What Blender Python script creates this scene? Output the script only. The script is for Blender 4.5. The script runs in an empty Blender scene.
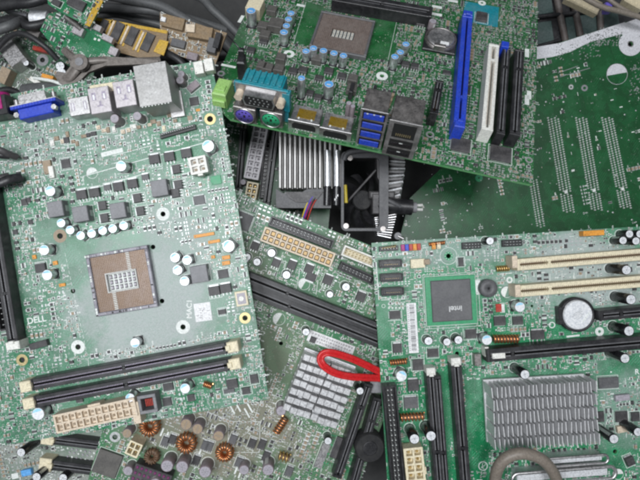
import bpy, bmesh, math, random
from mathutils import Matrix, Vector
random.seed(7)
scene = bpy.context.scene
COL = scene.collection
W, H, F = 640, 480, 500.0
CAMZ = 460.0
CAM = Vector((0, 0, CAMZ))
S = 0.001                                   # everything below is in millimetres
ONLY = None

def ray(px, py): return Vector(((px-320)/F, (240-py)/F, -1.0))
def wp(px, py, d): return CAM + ray(px, py)*d

# ------------------------------------------------------------------ materials
MATS = {}
def nt_new(name):
    m = bpy.data.materials.new(name); m.use_nodes = True
    nt = m.node_tree
    return m, nt, nt.nodes['Principled BSDF']
def coords(nt, scale=1000.0):
    tc = nt.nodes.new('ShaderNodeTexCoord'); mp = nt.nodes.new('ShaderNodeMapping')
    mp.inputs['Scale'].default_value = (scale,)*3
    nt.links.new(tc.outputs['Object'], mp.inputs['Vector'])
    return mp.outputs['Vector']
def noise(nt, vec, scale, detail=4, rough=.6):
    n = nt.nodes.new('ShaderNodeTexNoise'); n.inputs['Scale'].default_value = scale
    n.inputs['Detail'].default_value = detail; n.inputs['Roughness'].default_value = rough
    nt.links.new(vec, n.inputs['Vector']); return n.outputs['Fac']
def ramp(nt, fac, a, b, lo=0.0, hi=1.0):
    r = nt.nodes.new('ShaderNodeMapRange'); r.inputs['From Min'].default_value = a; r.inputs['From Max'].default_value = b
    r.inputs['To Min'].default_value = lo; r.inputs['To Max'].default_value = hi
    nt.links.new(fac, r.inputs['Value']); return r.outputs['Result']
def mix(nt, fac, a, b):
    m = nt.nodes.new('ShaderNodeMix'); m.data_type = 'RGBA'
    if isinstance(fac, float): m.inputs[0].default_value = fac
    else: nt.links.new(fac, m.inputs[0])
    for i, c in ((6, a), (7, b)):
        if isinstance(c, tuple): m.inputs[i].default_value = (*c[:3], 1)
        else: nt.links.new(c, m.inputs[i])
    return m.outputs[2]
def math_(nt, op, a, b=None):
    m = nt.nodes.new('ShaderNodeMath'); m.operation = op
    for i, c in ((0, a), (1, b)):
        if c is None: continue
        if isinstance(c, (int, float)): m.inputs[i].default_value = c
        else: nt.links.new(c, m.inputs[i])
    return m.outputs[0]

def mat(name, col, rough=.5, metal=0., dust=.25, dcol=(.30, .29, .27), vary=.25, spec=.5, bump=0., coat=0.):
    if name in MATS: return MATS[name]
    m, nt, p = nt_new(name)
    v = coords(nt)
    n1 = noise(nt, v, .9, 5); n2 = noise(nt, v, .12, 6, .7)
    lo = tuple(c*(1-vary) for c in col); hi = tuple(min(1, c*(1+vary)) for c in col)
    c = mix(nt, ramp(nt, n1, .3, .7), lo, hi)
    d = ramp(nt, n2, .42, .72, 0., dust)
    c = mix(nt, d, c, dcol)
    nt.links.new(c, p.inputs['Base Color'])
    nt.links.new(ramp(nt, n1, .3, .7, max(.05, rough-.08), min(1, rough+.12)), p.inputs['Roughness'])
    if metal:
        nt.links.new(math_(nt, 'MULTIPLY', math_(nt, 'SUBTRACT', 1., d), metal), p.inputs['Metallic'])
    p.inputs['Specular IOR Level'].default_value = spec
    if coat: p.inputs['Coat Weight'].default_value = coat
    if bump:
        b = nt.nodes.new('ShaderNodeBump'); b.inputs['Strength'].default_value = bump; b.inputs['Distance'].default_value = .0003
        nt.links.new(n1, b.inputs['Height']); nt.links.new(b.outputs['Normal'], p.inputs['Normal'])
    MATS[name] = m
    return m

def pcb(name, base, light, dustglarecol, dust=.5, dlo=.45, dhi=.7, via=.6, rough=.33, viacol=(.45, .5, .42), spots=(), speck=.5):
    m, nt, p = nt_new(name)
    v = coords(nt)
    cell = nt.nodes.new('ShaderNodeTexVoronoi'); cell.distance = 'CHEBYCHEV'; cell.inputs['Scale'].default_value = .085
    nt.links.new(v, cell.inputs['Vector'])
    sep = nt.nodes.new('ShaderNodeSeparateColor'); nt.links.new(cell.outputs['Color'], sep.inputs[0])
    pour = math_(nt, 'GREATER_THAN', sep.outputs[0], .55)
    dark = tuple(c*.62 for c in base)
    c = mix(nt, pour, base, tuple(c_*.8 for c_ in base))
    # traces: three directions, picked per cell
    def wave(rot, sc):
        mp = nt.nodes.new('ShaderNodeMapping'); mp.inputs['Rotation'].default_value = (0, 0, rot)
        nt.links.new(v, mp.inputs['Vector'])
        w = nt.nodes.new('ShaderNodeTexWave'); w.inputs['Scale'].default_value = sc; w.inputs['Distortion'].default_value = 0
        nt.links.new(mp.outputs[0], w.inputs['Vector'])
        return math_(nt, 'GREATER_THAN', w.outputs['Fac'], .62)
    w1, w2, w3 = wave(0, .28), wave(math.pi/2, .24), wave(math.pi/4, .2)
    a = math_(nt, 'LESS_THAN', sep.outputs[1], .36); b = math_(nt, 'GREATER_THAN', sep.outputs[1], .7)
    t = math_(nt, 'ADD', math_(nt, 'MULTIPLY', w1, a), math_(nt, 'MULTIPLY', w2, b))
    rest = math_(nt, 'SUBTRACT', 1., math_(nt, 'ADD', a, b))
    t = math_(nt, 'ADD', t, math_(nt, 'MULTIPLY', w3, rest))
    nb = noise(nt, v, .09, 2)
    t = math_(nt, 'MULTIPLY', t, ramp(nt, nb, .48, .55))
    c = mix(nt, math_(nt, 'MULTIPLY', t, .75), c, light)
    # vias
    vo = nt.nodes.new('ShaderNodeTexVoronoi'); vo.inputs['Scale'].default_value = .42
    nt.links.new(v, vo.inputs['Vector'])
    vi = math_(nt, 'LESS_THAN', vo.outputs['Distance'], .17)
    vi = math_(nt, 'MULTIPLY', vi, math_(nt, 'MULTIPLY', ramp(nt, noise(nt, v, .05, 2), .44, .52), via))
    c = mix(nt, vi, c, viacol)
    n2 = noise(nt, v, .022, 9, .68)
    d = ramp(nt, n2, dlo, dhi, 0., dust)
    fine = ramp(nt, noise(nt, v, .6, 4, .7), .35, .75, .75, 1.)
    for sx, sy, rx, ry, amt in spots:      # settled dust and the left board's painted lamp glare, ragged outline, in board millimetres
        mp = nt.nodes.new('ShaderNodeMapping'); mp.vector_type = 'POINT'
        mp.inputs['Location'].default_value = (-sx/rx, -sy/ry, 0); mp.inputs['Scale'].default_value = (1/rx, 1/ry, 1)
        nt.links.new(v, mp.inputs['Vector'])
        ln = nt.nodes.new('ShaderNodeVectorMath'); ln.operation = 'LENGTH'; nt.links.new(mp.outputs[0], ln.inputs[0])
        dd = math_(nt, 'ADD', ln.outputs['Value'], math_(nt, 'MULTIPLY', math_(nt, 'SUBTRACT', n2, .5), 2.2))
        d = math_(nt, 'MAXIMUM', d, ramp(nt, dd, .55, 1.15, amt, 0.))
    d = math_(nt, 'MULTIPLY', d, fine)
    c = mix(nt, d, c, dustglarecol)
    # fine print, pads and flux crumbs too small to model, gathered in patches
    f1 = noise(nt, v, 1.5, 3, .75); f2 = noise(nt, v, .07, 3)
    sp = math_(nt, 'MULTIPLY', ramp(nt, f1, .56, .62), ramp(nt, f2, .40, .52, .15, .8))
    c = mix(nt, math_(nt, 'MULTIPLY', sp, speck), c, tuple(min(1, q*1.15+.05) for q in dustglarecol))
    dk = math_(nt, 'MULTIPLY', ramp(nt, f1, .44, .38), ramp(nt, f2, .40, .52, .1, .8))
    c = mix(nt, math_(nt, 'MULTIPLY', dk, speck*.8), c, tuple(q*.35 for q in base))
    nt.links.new(c, p.inputs['Base Color'])
    r = math_(nt, 'ADD', rough, math_(nt, 'MULTIPLY', d, .35))
    nt.links.new(r, p.inputs['Roughness'])
    bp = nt.nodes.new('ShaderNodeBump'); bp.inputs['Strength'].default_value = .35; bp.inputs['Distance'].default_value = .00006
    nt.links.new(t, bp.inputs['Height']); nt.links.new(bp.outputs['Normal'], p.inputs['Normal'])
    MATS[name] = m
    return m

# ------------------------------------------------------------------ mesh builder (mm)
class MB:
    def __init__(s): s.v=[]; s.f=[]; s.m=[]; s.sm=[]; s.mats=[]
    def mi(s, m):
        if m not in s.mats: s.mats.append(m)
        return s.mats.index(m)
    def add(s, vs, fs, m, M=None, smooth=False):
        o = len(s.v); k = s.mi(m)
        for p in vs:
            p = Vector(p)
            s.v.append(M @ p if M is not None else p)
        for f in fs: s.f.append([i+o for i in f]); s.m.append(k); s.sm.append(smooth)
        return s
    def box(s, x0, x1, y0, y1, z0, z1, m, c=0., M=None, mtop=None):
        if c <= 0:
            vs = [(x0,y0,z0),(x1,y0,z0),(x1,y1,z0),(x0,y1,z0),(x0,y0,z1),(x1,y0,z1),(x1,y1,z1),(x0,y1,z1)]
            s.add(vs, [(3,2,1,0),(0,1,5,4),(1,2,6,5),(2,3,7,6),(3,0,4,7)], m, M)
            s.add(vs[4:], [(0,1,2,3)], mtop or m, M)
        else:
            vs = [(x0,y0,z0),(x1,y0,z0),(x1,y1,z0),(x0,y1,z0),(x0,y0,z1-c),(x1,y0,z1-c),(x1,y1,z1-c),(x0,y1,z1-c),
                  (x0+c,y0+c,z1),(x1-c,y0+c,z1),(x1-c,y1-c,z1),(x0+c,y1-c,z1)]
            s.add(vs, [(3,2,1,0),(0,1,5,4),(1,2,6,5),(2,3,7,6),(3,0,4,7),(4,5,9,8),(5,6,10,9),(6,7,11,10),(7,4,8,11)], m, M)
            s.add(vs[8:], [(0,1,2,3)], mtop or m, M)
        return s
    def cb(s, cx, cy, z0, z1, w, l, m, c=0., M=None, mtop=None):
        return s.box(cx-w/2, cx+w/2, cy-l/2, cy+l/2, z0, z1, m, c, M, mtop)
    def lathe(s, prof, m, cx=0, cy=0, n=20, M=None, cap=True, smooth=True, mtop=None):
        vs=[]; fs=[]
        for r, z in prof:
            for i in range(n):
                a = 2*math.pi*i/n; vs.append((cx+r*math.cos(a), cy+r*math.sin(a), z))
        for j in range(len(prof)-1):
            for i in range(n):
                k=(i+1)%n; fs.append((j*n+i, j*n+k, (j+1)*n+k, (j+1)*n+i))
        s.add(vs, fs, m, M, smooth)
        if cap:
            s.add(vs[-n:], [tuple(range(n))], mtop or m, M)
            s.add(vs[:n], [tuple(reversed(range(n)))], m, M)
        return s
    def cyl(s, cx, cy, z0, z1, r, m, n=16, M=None, mtop=None, smooth=True):
        return s.lathe([(r, z0), (r, z1)], m, cx, cy, n, M, True, smooth, mtop)
    def ring(s, cx, cy, z, r0, r1, m, n=24, t=.05, M=None):
        s.lathe([(r0, z), (r0, z+t), (r1, z+t), (r1, z)], m, cx, cy, n, M, cap=False, smooth=False); return s
    def prism(s, poly, z0, z1, m, M=None, mtop=None):
        n=len(poly); vs=[(x,y,z0) for x,y in poly]+[(x,y,z1) for x,y in poly]
        ar = sum(poly[i][0]*poly[(i+1)%n][1]-poly[(i+1)%n][0]*poly[i][1] for i in range(n))
        fs=[(i,(i+1)%n,(i+1)%n+n,i+n) for i in range(n)]
        bot=[tuple(reversed(range(n)))]; top=[tuple(range(n,2*n))]
        if ar < 0:
            fs=[tuple(reversed(f)) for f in fs]; bot=[tuple(range(n))]; top=[tuple(reversed(range(n,2*n)))]
        s.add(vs, fs+bot, m, M); s.add(vs, top, mtop or m, M); return s
    def tube(s, pts, r, m, n=8, M=None, ry=None):
        pts=[Vector(p) for p in pts]; vs=[]; fs=[]; up=Vector((0,0,1)); ry = ry or r
        for i,p in enumerate(pts):
            t=(pts[min(i+1,len(pts)-1)]-pts[max(i-1,0)])
            if t.length<1e-9: t=Vector((1,0,0))
            t.normalize()
            u = up if abs(t.dot(up))<.95 else Vector((1,0,0))
            if i and abs(t.dot(pu))<.97: u=pu
            a=(u-t*u.dot(t)).normalized(); pu=a; b=t.cross(a)
            for k in range(n):
                q=2*math.pi*k/n; vs.append(p+a*ry*math.sin(q)+b*r*math.cos(q))
        for j in range(len(pts)-1):
            for k in range(n):
                l=(k+1)%n; fs.append((j*n+k, j*n+l,(j+1)*n+l,(j+1)*n+k))
        s.add(vs, fs, m, M, True)
        s.add(vs[:n],[tuple(reversed(range(n)))],m,M); s.add(vs[-n:],[tuple(range(n))],m,M)
        return s
    def mesh(s, name):
        me=bpy.data.meshes.new(name)
        me.from_pydata([tuple(p*S) for p in s.v], [], s.f)
        for m in s.mats: me.materials.append(m)
        me.polygons.foreach_set('material_index', s.m)
        me.polygons.foreach_set('use_smooth', s.sm)
        me.update(); return me

def smooth_path(pts, n=8):
    P=[Vector(p) for p in pts]; out=[]
    for i in range(len(P)-1):
        a=P[max(i-1,0)]; b=P[i]; c=P[i+1]; d=P[min(i+2,len(P)-1)]
        for k in range(n):
            t=k/n
            out.append(.5*((2*b)+(c-a)*t+(2*a-5*b+4*c-d)*t*t+(3*b-a-3*c+d)*t**3))
    out.append(P[-1]); return out

def link(name, me, parent=None, loc=(0,0,0), rz=0., M=None):
    o=bpy.data.objects.new(name, me); COL.objects.link(o)
    if M is not None: o.matrix_world=M
    else:
        o.location=Vector(loc)*S; o.rotation_euler=(0,0,rz)
    if parent: o.parent=parent
    return o
def tag(o, label, cat, group=None, kind=None):
    o['label']=label; o['category']=cat
    if group: o['group']=group
    if kind: o['kind']=kind
    return o

CACHE={}
OUTL={'integrated_circuit','transistor','inductor','filter_part'}
CELL=.6
class Board:
    """A frame in space: a root Empty plus pixel -> local helpers."""
    def __init__(s, name, px, py, depth, ang, fx=0., fy=0., axes=None):
        s.O=wp(px,py,depth)
        if axes: X,Y=[Vector(a) for a in axes]
        else:
            a=math.radians(ang)
            X=Vector((math.cos(a), math.sin(a), fx)); Y=Vector((-math.sin(a), math.cos(a), fy))
        X.normalize(); Y=(Y-X*Y.dot(X)).normalized(); N=X.cross(Y)
        s.X,s.Y,s.N=X,Y,N
        M=Matrix(((X.x,Y.x,N.x,s.O.x*S),(X.y,Y.y,N.y,s.O.y*S),(X.z,Y.z,N.z,s.O.z*S),(0,0,0,1)))
        s.root=bpy.data.objects.new(name,None); s.root.empty_display_size=.01
        COL.objects.link(s.root); s.root.matrix_world=M
        s.occ=set(); s.silk=MB(); s.holes=[]
    def loc(s,px,py,h=0.):
        d=ray(px,py); t=(h-(CAM-s.O).dot(s.N))/d.dot(s.N)
        p=CAM+d*t-s.O
        return p.dot(s.X), p.dot(s.Y)
    def k(s,px,py,h=0.):
        x,y=s.loc(px,py,h); return (CAMZ-(s.O+s.X*x+s.Y*y+s.N*h).z)/F
    def px(s,x,y,h=0.):
        p=s.O+s.X*x+s.Y*y+s.N*h; d=CAMZ-p.z
        return 320+p.x/d*F, 240-p.y/d*F
    def mark(s,x,y,hw,hh,rz=0.,mg=.35):
        hw+=mg; hh+=mg; c,si=math.cos(rz),math.sin(rz); R=math.hypot(hw,hh)
        for i in range(int((x-R)//CELL), int((x+R)//CELL)+2):
            for j in range(int((y-R)//CELL), int((y+R)//CELL)+2):
                dx,dy=i*CELL-x, j*CELL-y
                if abs(dx*c+dy*si)<=hw and abs(-dx*si+dy*c)<=hh: s.occ.add((i,j))
    def markpoly(s,pts):
        P=[s.loc(*p) for p in pts]
        x0=min(p[0] for p in P);x1=max(p[0] for p in P);y0=min(p[1] for p in P);y1=max(p[1] for p in P)
        for i in range(int(x0//CELL),int(x1//CELL)+2):
            for j in range(int(y0//CELL),int(y1//CELL)+2):
                if inside(i*CELL,j*CELL,P): s.occ.add((i,j))
    def free(s,x,y,hw,hh):
        for i in range(int((x-hw)//CELL), int((x+hw)//CELL)+2):
            for j in range(int((y-hh)//CELL), int((y+hh)//CELL)+2):
                if (i,j) in s.occ: return False
        return True
    def put(s,name,key,fn,px=None,py=None,h=0.,rot=0.,at=None,mg=.35,label=None,z=0.,occ=True):
        """fn() -> {'': MB, 'sub_part_name': MB,...}; repeats share mesh data"""
        if key is None or key not in CACHE:
            d=fn(); me={}
            for n_,b in d.items():
                me[n_]=b.mesh(n_.split('#')[0] or name)
            vs=[v for b in d.values() for v in b.v]
            bb=(min(v.x for v in vs),max(v.x for v in vs),min(v.y for v in vs),max(v.y for v in vs))
            val=(me,bb)
            if key is not None: CACHE[key]=val
        else: val=CACHE[key]
        me,bb=val
        x,y = at if at else s.loc(px,py,h)
        rz=math.radians(rot)
        o=link(name,me[''],s.root,(x,y,z),rz)
        for n_,m_ in me.items():
            if n_: link(n_.split('#')[0],m_,o)
        if label: o['label']=label
        if name in OUTL and at is None and random.random()<.8:
            M=T(x,y,0,rot); g_=.55; t_=.3; x0,x1,y0,y1=bb[0]-g_,bb[1]+g_,bb[2]-g_,bb[3]+g_
            for q in ((x0,x1,y0,y0+t_),(x0,x1,y1-t_,y1),(x0,x0+t_,y0+t_,y1-t_),(x1-t_,x1,y0+t_,y1-t_)):
                if random.random()<.85: s.silk.box(*q,0,.03,MATS['silk'],M=M)
        if name=='capacitor':
            r_=(bb[1]-bb[0])/2; s.silk.ring(x,y,0,r_+.25,r_+.6,MATS['silk'],20,.03)
        cx,cy=(bb[0]+bb[1])/2,(bb[2]+bb[3])/2
        c,si=math.cos(rz),math.sin(rz)
        if occ: s.mark(x+cx*c-cy*si, y+cx*si+cy*c,(bb[1]-bb[0])/2,(bb[3]-bb[2])/2,rz,mg)
        return o
    # silkscreen helpers -----------------------------------------------
    def line(s,a,b,w=.25,m=None):
        x0,y0=s.loc(*a); x1,y1=s.loc(*b); L=math.hypot(x1-x0,y1-y0); an=math.atan2(y1-y0,x1-x0)
        M=Matrix.Translation((x0,y0,0))@Matrix.Rotation(an,4,'Z')
        s.silk.box(0,L,-w/2,w/2,0,.05,m or MATS['silk'],M=M)
    def rect(s,px,py,w,l,t=.25,rot=0,m=None):
        x,y=s.loc(px,py); M=Matrix.Translation((x,y,0))@Matrix.Rotation(math.radians(rot),4,'Z'); m=m or MATS['silk']
        for a in ((-w/2,w/2,-l/2,-l/2+t),(-w/2,w/2,l/2-t,l/2),(-w/2,-w/2+t,-l/2+t,l/2-t),(w/2-t,w/2,-l/2+t,l/2-t)):
            s.silk.box(*a,0,.05,m,M=M)
    def patch(s,px,py,w,l,m,rot=0,t=.05):
        x,y=s.loc(px,py); M=Matrix.Translation((x,y,0))@Matrix.Rotation(math.radians(rot),4,'Z')
        s.silk.cb(0,0,0,t,w,l,m,M=M); s.mark(x,y,w/2,l/2,math.radians(rot),0)
    def circ(s,px,py,r0,r1,m=None,t=.05,mark=True):
        x,y=s.loc(px,py); s.silk.ring(x,y,0,r0,r1,m or MATS['silk'],t=t)
        if mark: s.mark(x,y,r1,r1,0,0)
    def half(s,px,py,r,a0,m=None):
        x,y=s.loc(px,py); n=14
        s.silk.prism([(x+r*math.cos(a0+math.pi*i/n),y+r*math.sin(a0+math.pi*i/n)) for i in range(n+1)],0,.05,m or MATS['silk'])
        s.silk.ring(x,y,0,r-.25,r,m or MATS['silk']); s.mark(x,y,r,r,0,0)
    def text(s,txt,px,py,size,rot=0,m=None,h=0.,z=0.,parent=None,name='lettering',at=None,depth=.04):
        cu=bpy.data.curves.new('t','FONT'); cu.body=txt; cu.size=size; cu.align_x='CENTER'; cu.align_y='CENTER'; cu.extrude=depth/2; cu.offset=size*.022
        o=bpy.data.objects.new('t',cu); COL.objects.link(o)
        bpy.context.view_layer.update()
        me=bpy.data.meshes.new_from_object(o.evaluated_get(bpy.context.evaluated_depsgraph_get()))
        bpy.data.objects.remove(o)
        for v in me.vertices: v.co*=S
        me.materials.clear(); me.materials.append(m or MATS['silk'])
        x,y=at if at else s.loc(px,py,h)
        if parent:   # stay a sub-part: positions are taken in the parent's frame
            pr=parent.rotation_euler.z; dx,dy=x-parent.location.x/S,y-parent.location.y/S
            lx,ly=dx*math.cos(-pr)-dy*math.sin(-pr), dx*math.sin(-pr)+dy*math.cos(-pr)
            q=link(name,me,parent,(lx,ly,z),math.radians(rot)-pr)
        else:
            q=link(name,me,s.root,(x,y,z),math.radians(rot)); s.mark(x,y,size*len(txt)*.3,size*.4,math.radians(rot),0)
        return q
    # board sheet with real holes ----------------------------------------
    def sheet(s,poly,m,holes=(),name='circuit_board',th=1.6,edge=None,local=False):
        P=[p if local else s.loc(*p) for p in poly]
        bm=bmesh.new(); edges=[]
        def loop(L):
            vs=[bm.verts.new((x*S,y*S,0)) for x,y in L]
            return [bm.edges.new((vs[i],vs[(i+1)%len(vs)])) for i in range(len(vs))]
        edges+=loop(P)
        for hx,hy,r in holes:
            cx,cy=s.loc(hx,hy); edges+=loop([(cx+r*math.cos(a*math.pi/9),cy+r*math.sin(a*math.pi/9)) for a in range(18)])
            s.mark(cx,cy,r,r,0,.2)
        bmesh.ops.triangle_fill(bm,use_beauty=True,use_dissolve=False,edges=edges)
        for f in bm.faces:
            if f.normal.z<0: f.normal_flip()
        top=list(bm.faces)
        r_=bmesh.ops.extrude_face_region(bm,geom=top)
        for v in [g for g in r_['geom'] if isinstance(g,bmesh.types.BMVert)]: v.co.z-=th*S
        # extruded copy is the underside
        bmesh.ops.recalc_face_normals(bm,faces=bm.faces)
        me=bpy.data.meshes.new(name); me.materials.append(m); me.materials.append(edge or m)
        for f in bm.faces: f.material_index = 1 if abs(f.normal.z)<.5 else 0
        bm.to_mesh(me); bm.free()
        s.poly=P
        return link(name,me,s.root,(0,0,-.005))
    def finish(s):
        if s.silk.v:
            o=link('silkscreen',s.silk.mesh('silkscreen'),s.root); o['kind']='stuff'

def inside(x,y,P):
    r=False; n=len(P)
    for i in range(n):
        x0,y0=P[i]; x1,y1=P[(i+1)%n]
        if (y0>y)!=(y1>y) and x<(x1-x0)*(y-y0)/(y1-y0)+x0: r=not r
    return r
from mathutils import noise as mnoise
# ------------------------------------------------------------------ palette
mat('silk',(.74,.77,.74),.6,dust=.2)
mat('blk',(.014,.014,.016),.38,dust=.28,dcol=(.13,.125,.13),bump=.1)
mat('blkshiny',(.012,.012,.014),.22,dust=.12,dcol=(.13,.12,.13))
mat('chip',(.045,.043,.045),.5,dust=.45,dcol=(.18,.17,.17))
mat('chipgrey',(.10,.10,.105),.5,dust=.4,dcol=(.2,.2,.2))
mat('beige',(.66,.55,.42),.5,dust=.3,dcol=(.4,.36,.32))
mat('cream',(.74,.66,.47),.45,dust=.22,dcol=(.45,.42,.36))
mat('whitep',(.76,.75,.70),.42,dust=.25,dcol=(.45,.44,.4))
mat('steel',(.52,.51,.51),.38,1.,dust=.45,dcol=(.36,.34,.33))
mat('steeldark',(.30,.28,.27),.42,1.,dust=.55,dcol=(.22,.205,.195))
mat('alu',(.72,.73,.75),.34,.9,dust=.3,dcol=(.42,.42,.43))
mat('alufin',(.74,.75,.77),.5,.55,dust=.2,dcol=(.5,.5,.5))
mat('alutop',(.80,.84,.90),.42,.3,dust=.25,dcol=(.5,.5,.52))
mat('solder',(.52,.53,.53),.42,.6,dust=.4,dcol=(.3,.3,.28)); mat('silkgrey',(.46,.50,.47),.6,dust=.5,dcol=(.28,.29,.27),vary=.4); mat('silkshade',(.36,.39,.37),.6,dust=.5,dcol=(.2,.2,.19),vary=.4); mat('alufin2',(.74,.74,.75),.40,.35,dust=.45,dcol=(.40,.40,.40),vary=.15); mat('goldwell',(.46,.31,.13),.45,.35,dust=.3); mat('hubm',(.012,.012,.013),.75,dust=.1)
mat('gold',(.72,.50,.18),.35,.9,dust=.2)
mat('brass',(.50,.40,.20),.4,.8,dust=.3)
mat('copper',(.62,.24,.09),.32,.85,dust=.22,dcol=(.3,.2,.14))
mat('coppernew',(.80,.34,.14),.28,.9,dust=.12,dcol=(.4,.25,.18))
mat('ferrite',(.20,.20,.21),.55,dust=.5,dcol=(.36,.36,.38))
mat('ferritedk',(.085,.08,.075),.6,dust=.5,dcol=(.19,.18,.16))
mat('blue',(.015,.055,.5),.4,dust=.35,dcol=(.1,.13,.34),vary=.35)
mat('bluetop',(.10,.36,.74),.45,dust=.3,dcol=(.5,.6,.75)); mat('bluelight',(.30,.62,.86),.45,dust=.35,dcol=(.75,.8,.85))
mat('vgablue',(.02,.055,.50),.4,dust=.25,dcol=(.12,.14,.38))
mat('teal',(.005,.22,.28),.45,dust=.4,vary=.35,dcol=(.15,.3,.33))
mat('lime',(.32,.55,.16),.45,dust=.3,dcol=(.4,.48,.3))
mat('ps2green',(.02,.36,.16),.4,dust=.15)
mat('ps2purple',(.11,.08,.44),.4,dust=.15)
mat('magenta',(.36,.01,.16),.4,dust=.15)
mat('redp',(.42,.03,.015),.4,dust=.2)
mat('red',(.60,.018,.022),.32,dust=.12,dcol=(.5,.15,.14))
mat('orange',(.72,.30,.035),.45,dust=.15,dcol=(.5,.35,.2))
mat('tan',(.32,.24,.16),.5,dust=.35)
mat('brown',(.16,.09,.05),.5,dust=.4,dcol=(.25,.22,.18))
mat('paper',(.80,.80,.80),.65,dust=.12)
mat('ink',(.05,.05,.06),.6,dust=0.)
mat('inkgrey',(.42,.41,.42),.5,dust=0.)
mat('purplecap',(.24,.20,.22),.42,dust=.5,dcol=(.30,.27,.25)); mat('alufin3',(.66,.66,.67),.36,.45,dust=.5,dcol=(.36,.36,.35),vary=.3)
mat('socketpins',(.15,.10,.07),.42,.35,dust=.25,dcol=(.32,.25,.22))
mat('socketframe',(.20,.19,.22),.5,.2,dust=.75,dcol=(.50,.49,.53),vary=.4)
mat('contactpurple',(.34,.30,.38),.35,.4,dust=.3); mat('socketcontact',(.25,.175,.12),.38,.45,dust=.35,dcol=(.25,.22,.24))
mat('rubber',(.20,.17,.14),.45,dust=.3,dcol=(.3,.27,.24))
mat('cablegrey',(.085,.088,.09),.5,dust=.3,dcol=(.16,.16,.16))
mat('blackcable',(.02,.02,.022),.45,dust=.3,dcol=(.1,.1,.1))
mat('greenpad',(.03,.30,.13),.4,dust=.2)
mat('hole',(.01,.01,.01),.8,dust=0.)
mat('dustwhite',(.6,.6,.58),.8,dust=.5,dcol=(.4,.4,.38))
mat('lilac',(.36,.335,.375),.4,dust=.4,dcol=(.3,.28,.3))
m_=MATS
def MM(a): return m_[a]
def T(x,y,z=0,r=0): return Matrix.Translation((x,y,z))@Matrix.Rotation(math.radians(r),4,'Z')

def rnd(x,q=.25): return round(x/q)*q
# ------------------------------------------------------------------ small parts
def cap(b,px,py,dpx,h=8.,kind='poly',top=True,rot=None,label=None):
    hh=h if top else 0
    d=rnd(dpx*b.k(px,py,hh)*(.97 if kind=='poly' else 1.0),.5)
    def fn():
        r=d/2; a=MB(); t=MB()
        if kind in('poly','bluefull'):
            a.cb(0,0,0,.8,d*1.02,d*1.02,MM('blk'))
            a.lathe([(r*.9,.8),(r*.9,1.2),(r,1.6),(r,h-.5),(r*.93,h-.05)],MM('alu'),n=20)
            t.cyl(0,0,h-.05,h+.03,r*.9,MM('alutop'),20)
            if kind=='poly': n=9; t.prism([(r*.84*math.cos(math.radians(25+130*i/n)),r*.84*math.sin(math.radians(25+130*i/n))) for i in range(n+1)],h,h+.09,MM('bluelight'))
            else:
                t.cyl(0,0,h,h+.08,r*.84,MM('bluetop'),20)
                t.cb(0,-r*.2,h,h+.14,r*.8,r*.3,MM('alutop'))
        elif kind in('black','purple','blackgreen'):
            sl=MM('blkshiny' if kind!='purple' else 'purplecap')
            a.lathe([(r*.95,0),(r,.6),(r,1.2),(r*.96,1.6),(r,2.0),(r,h-.6),(r*.92,h)],sl,n=22)
            # grey polarity stripe on the sleeve
            n=4; 
            vs=[];fs=[]
            for i in range(n+1):
                q=math.radians(200+ i*9); vs+= [(r*1.012*math.cos(q),r*1.012*math.sin(q),2.),(r*1.012*math.cos(q),r*1.012*math.sin(q),h-.8)]
            for i in range(n): fs.append((2*i,2*i+2,2*i+3,2*i+1))
            a.add(vs,fs,MM('solder' if kind!='purple' else 'dustwhite'))
            tr=r*.84
            t.cyl(0,0,h-.02,h+.06,tr,MM('alutop' if kind!='purple' else 'lilac'),22)
            for q in (0,60,120): t.cb(0,0,h+.05,h+.075,tr*1.5,r*.05,MM('ferrite'),M=T(0,0,0,q))
        elif kind=='dusty':
            a.lathe([(r*.95,0),(r,.6),(r,h-.6),(r*.9,h)],MM('purplecap'),n=20)
            t.cyl(0,0,h-.02,h+.06,r*.86,MM('tan'),20)
            t.cb(0,0,h+.05,h+.08,r*1.3,r*.06,MM('ferrite'))
        return {'':a,'can_top':t}
    rr = rot if rot is not None else random.choice([0,90,180,270])
    return b.put('capacitor',('cap',d,h,kind),fn,px,py,hh,rr,label=label,mg=.3)

def chip(b,px,py,wpx,lpx,h=1.2,legs='xy',m='chip',rot=0,name='integrated_circuit',label=None,pitch=.8):
    k=b.k(px,py,h); w=rnd(wpx*k,.5); l=rnd(lpx*k,.5)
    def fn():
        a=MB(); a.cb(0,0,.15,h,w,l,MM(m),.18); a.cyl(-w/2+.9,-l/2+.9,h,h+.02,.3,MM('ink'),8)
        p=MB()
        if 'x' in legs:
            n=max(2,int((l-.6)/pitch))
            for i in range(n):
                y=(i-(n-1)/2)*pitch
                for s in(-1,1): p.cb(s*(w/2+.35),y,0,.45,.7,pitch*.45,MM('solder'))
        if 'y' in legs:
            n=max(2,int((w-.6)/pitch))
            for i in range(n):
                x=(i-(n-1)/2)*pitch
                for s in(-1,1): p.cb(x,s*(l/2+.35),0,.45,pitch*.45,.7,MM('solder'))
        return {'':a,'pins':p} if p.v else {'':a}
    return b.put(name,('chip',w,l,h,legs,m),fn,px,py,h,rot,label=label)

def mosfet(b,px,py,wpx=11,lpx=9,rot=0,h=2.3,m='chip'):
    k=b.k(px,py,h); w=rnd(wpx*k,.5); l=rnd(lpx*k,.5)
    def fn():
        a=MB(); a.cb(0,0,.1,h,w,l,MM(m),.25); a.cb(0,l/2+.5,0,.5,w*.85,1.,MM('solder'))
        p=MB()
        for x in(-w*.33,0,w*.33): p.cb(x,-l/2-.8,0,.35,.7,1.6,MM('solder')); p.cb(x,-l/2-.15,.3,1.1,.7,.3,MM('solder'))
        return {'':a,'pins':p}
    return b.put('transistor',('mos',w,l,h,m),fn,px,py,h,rot)

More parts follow.
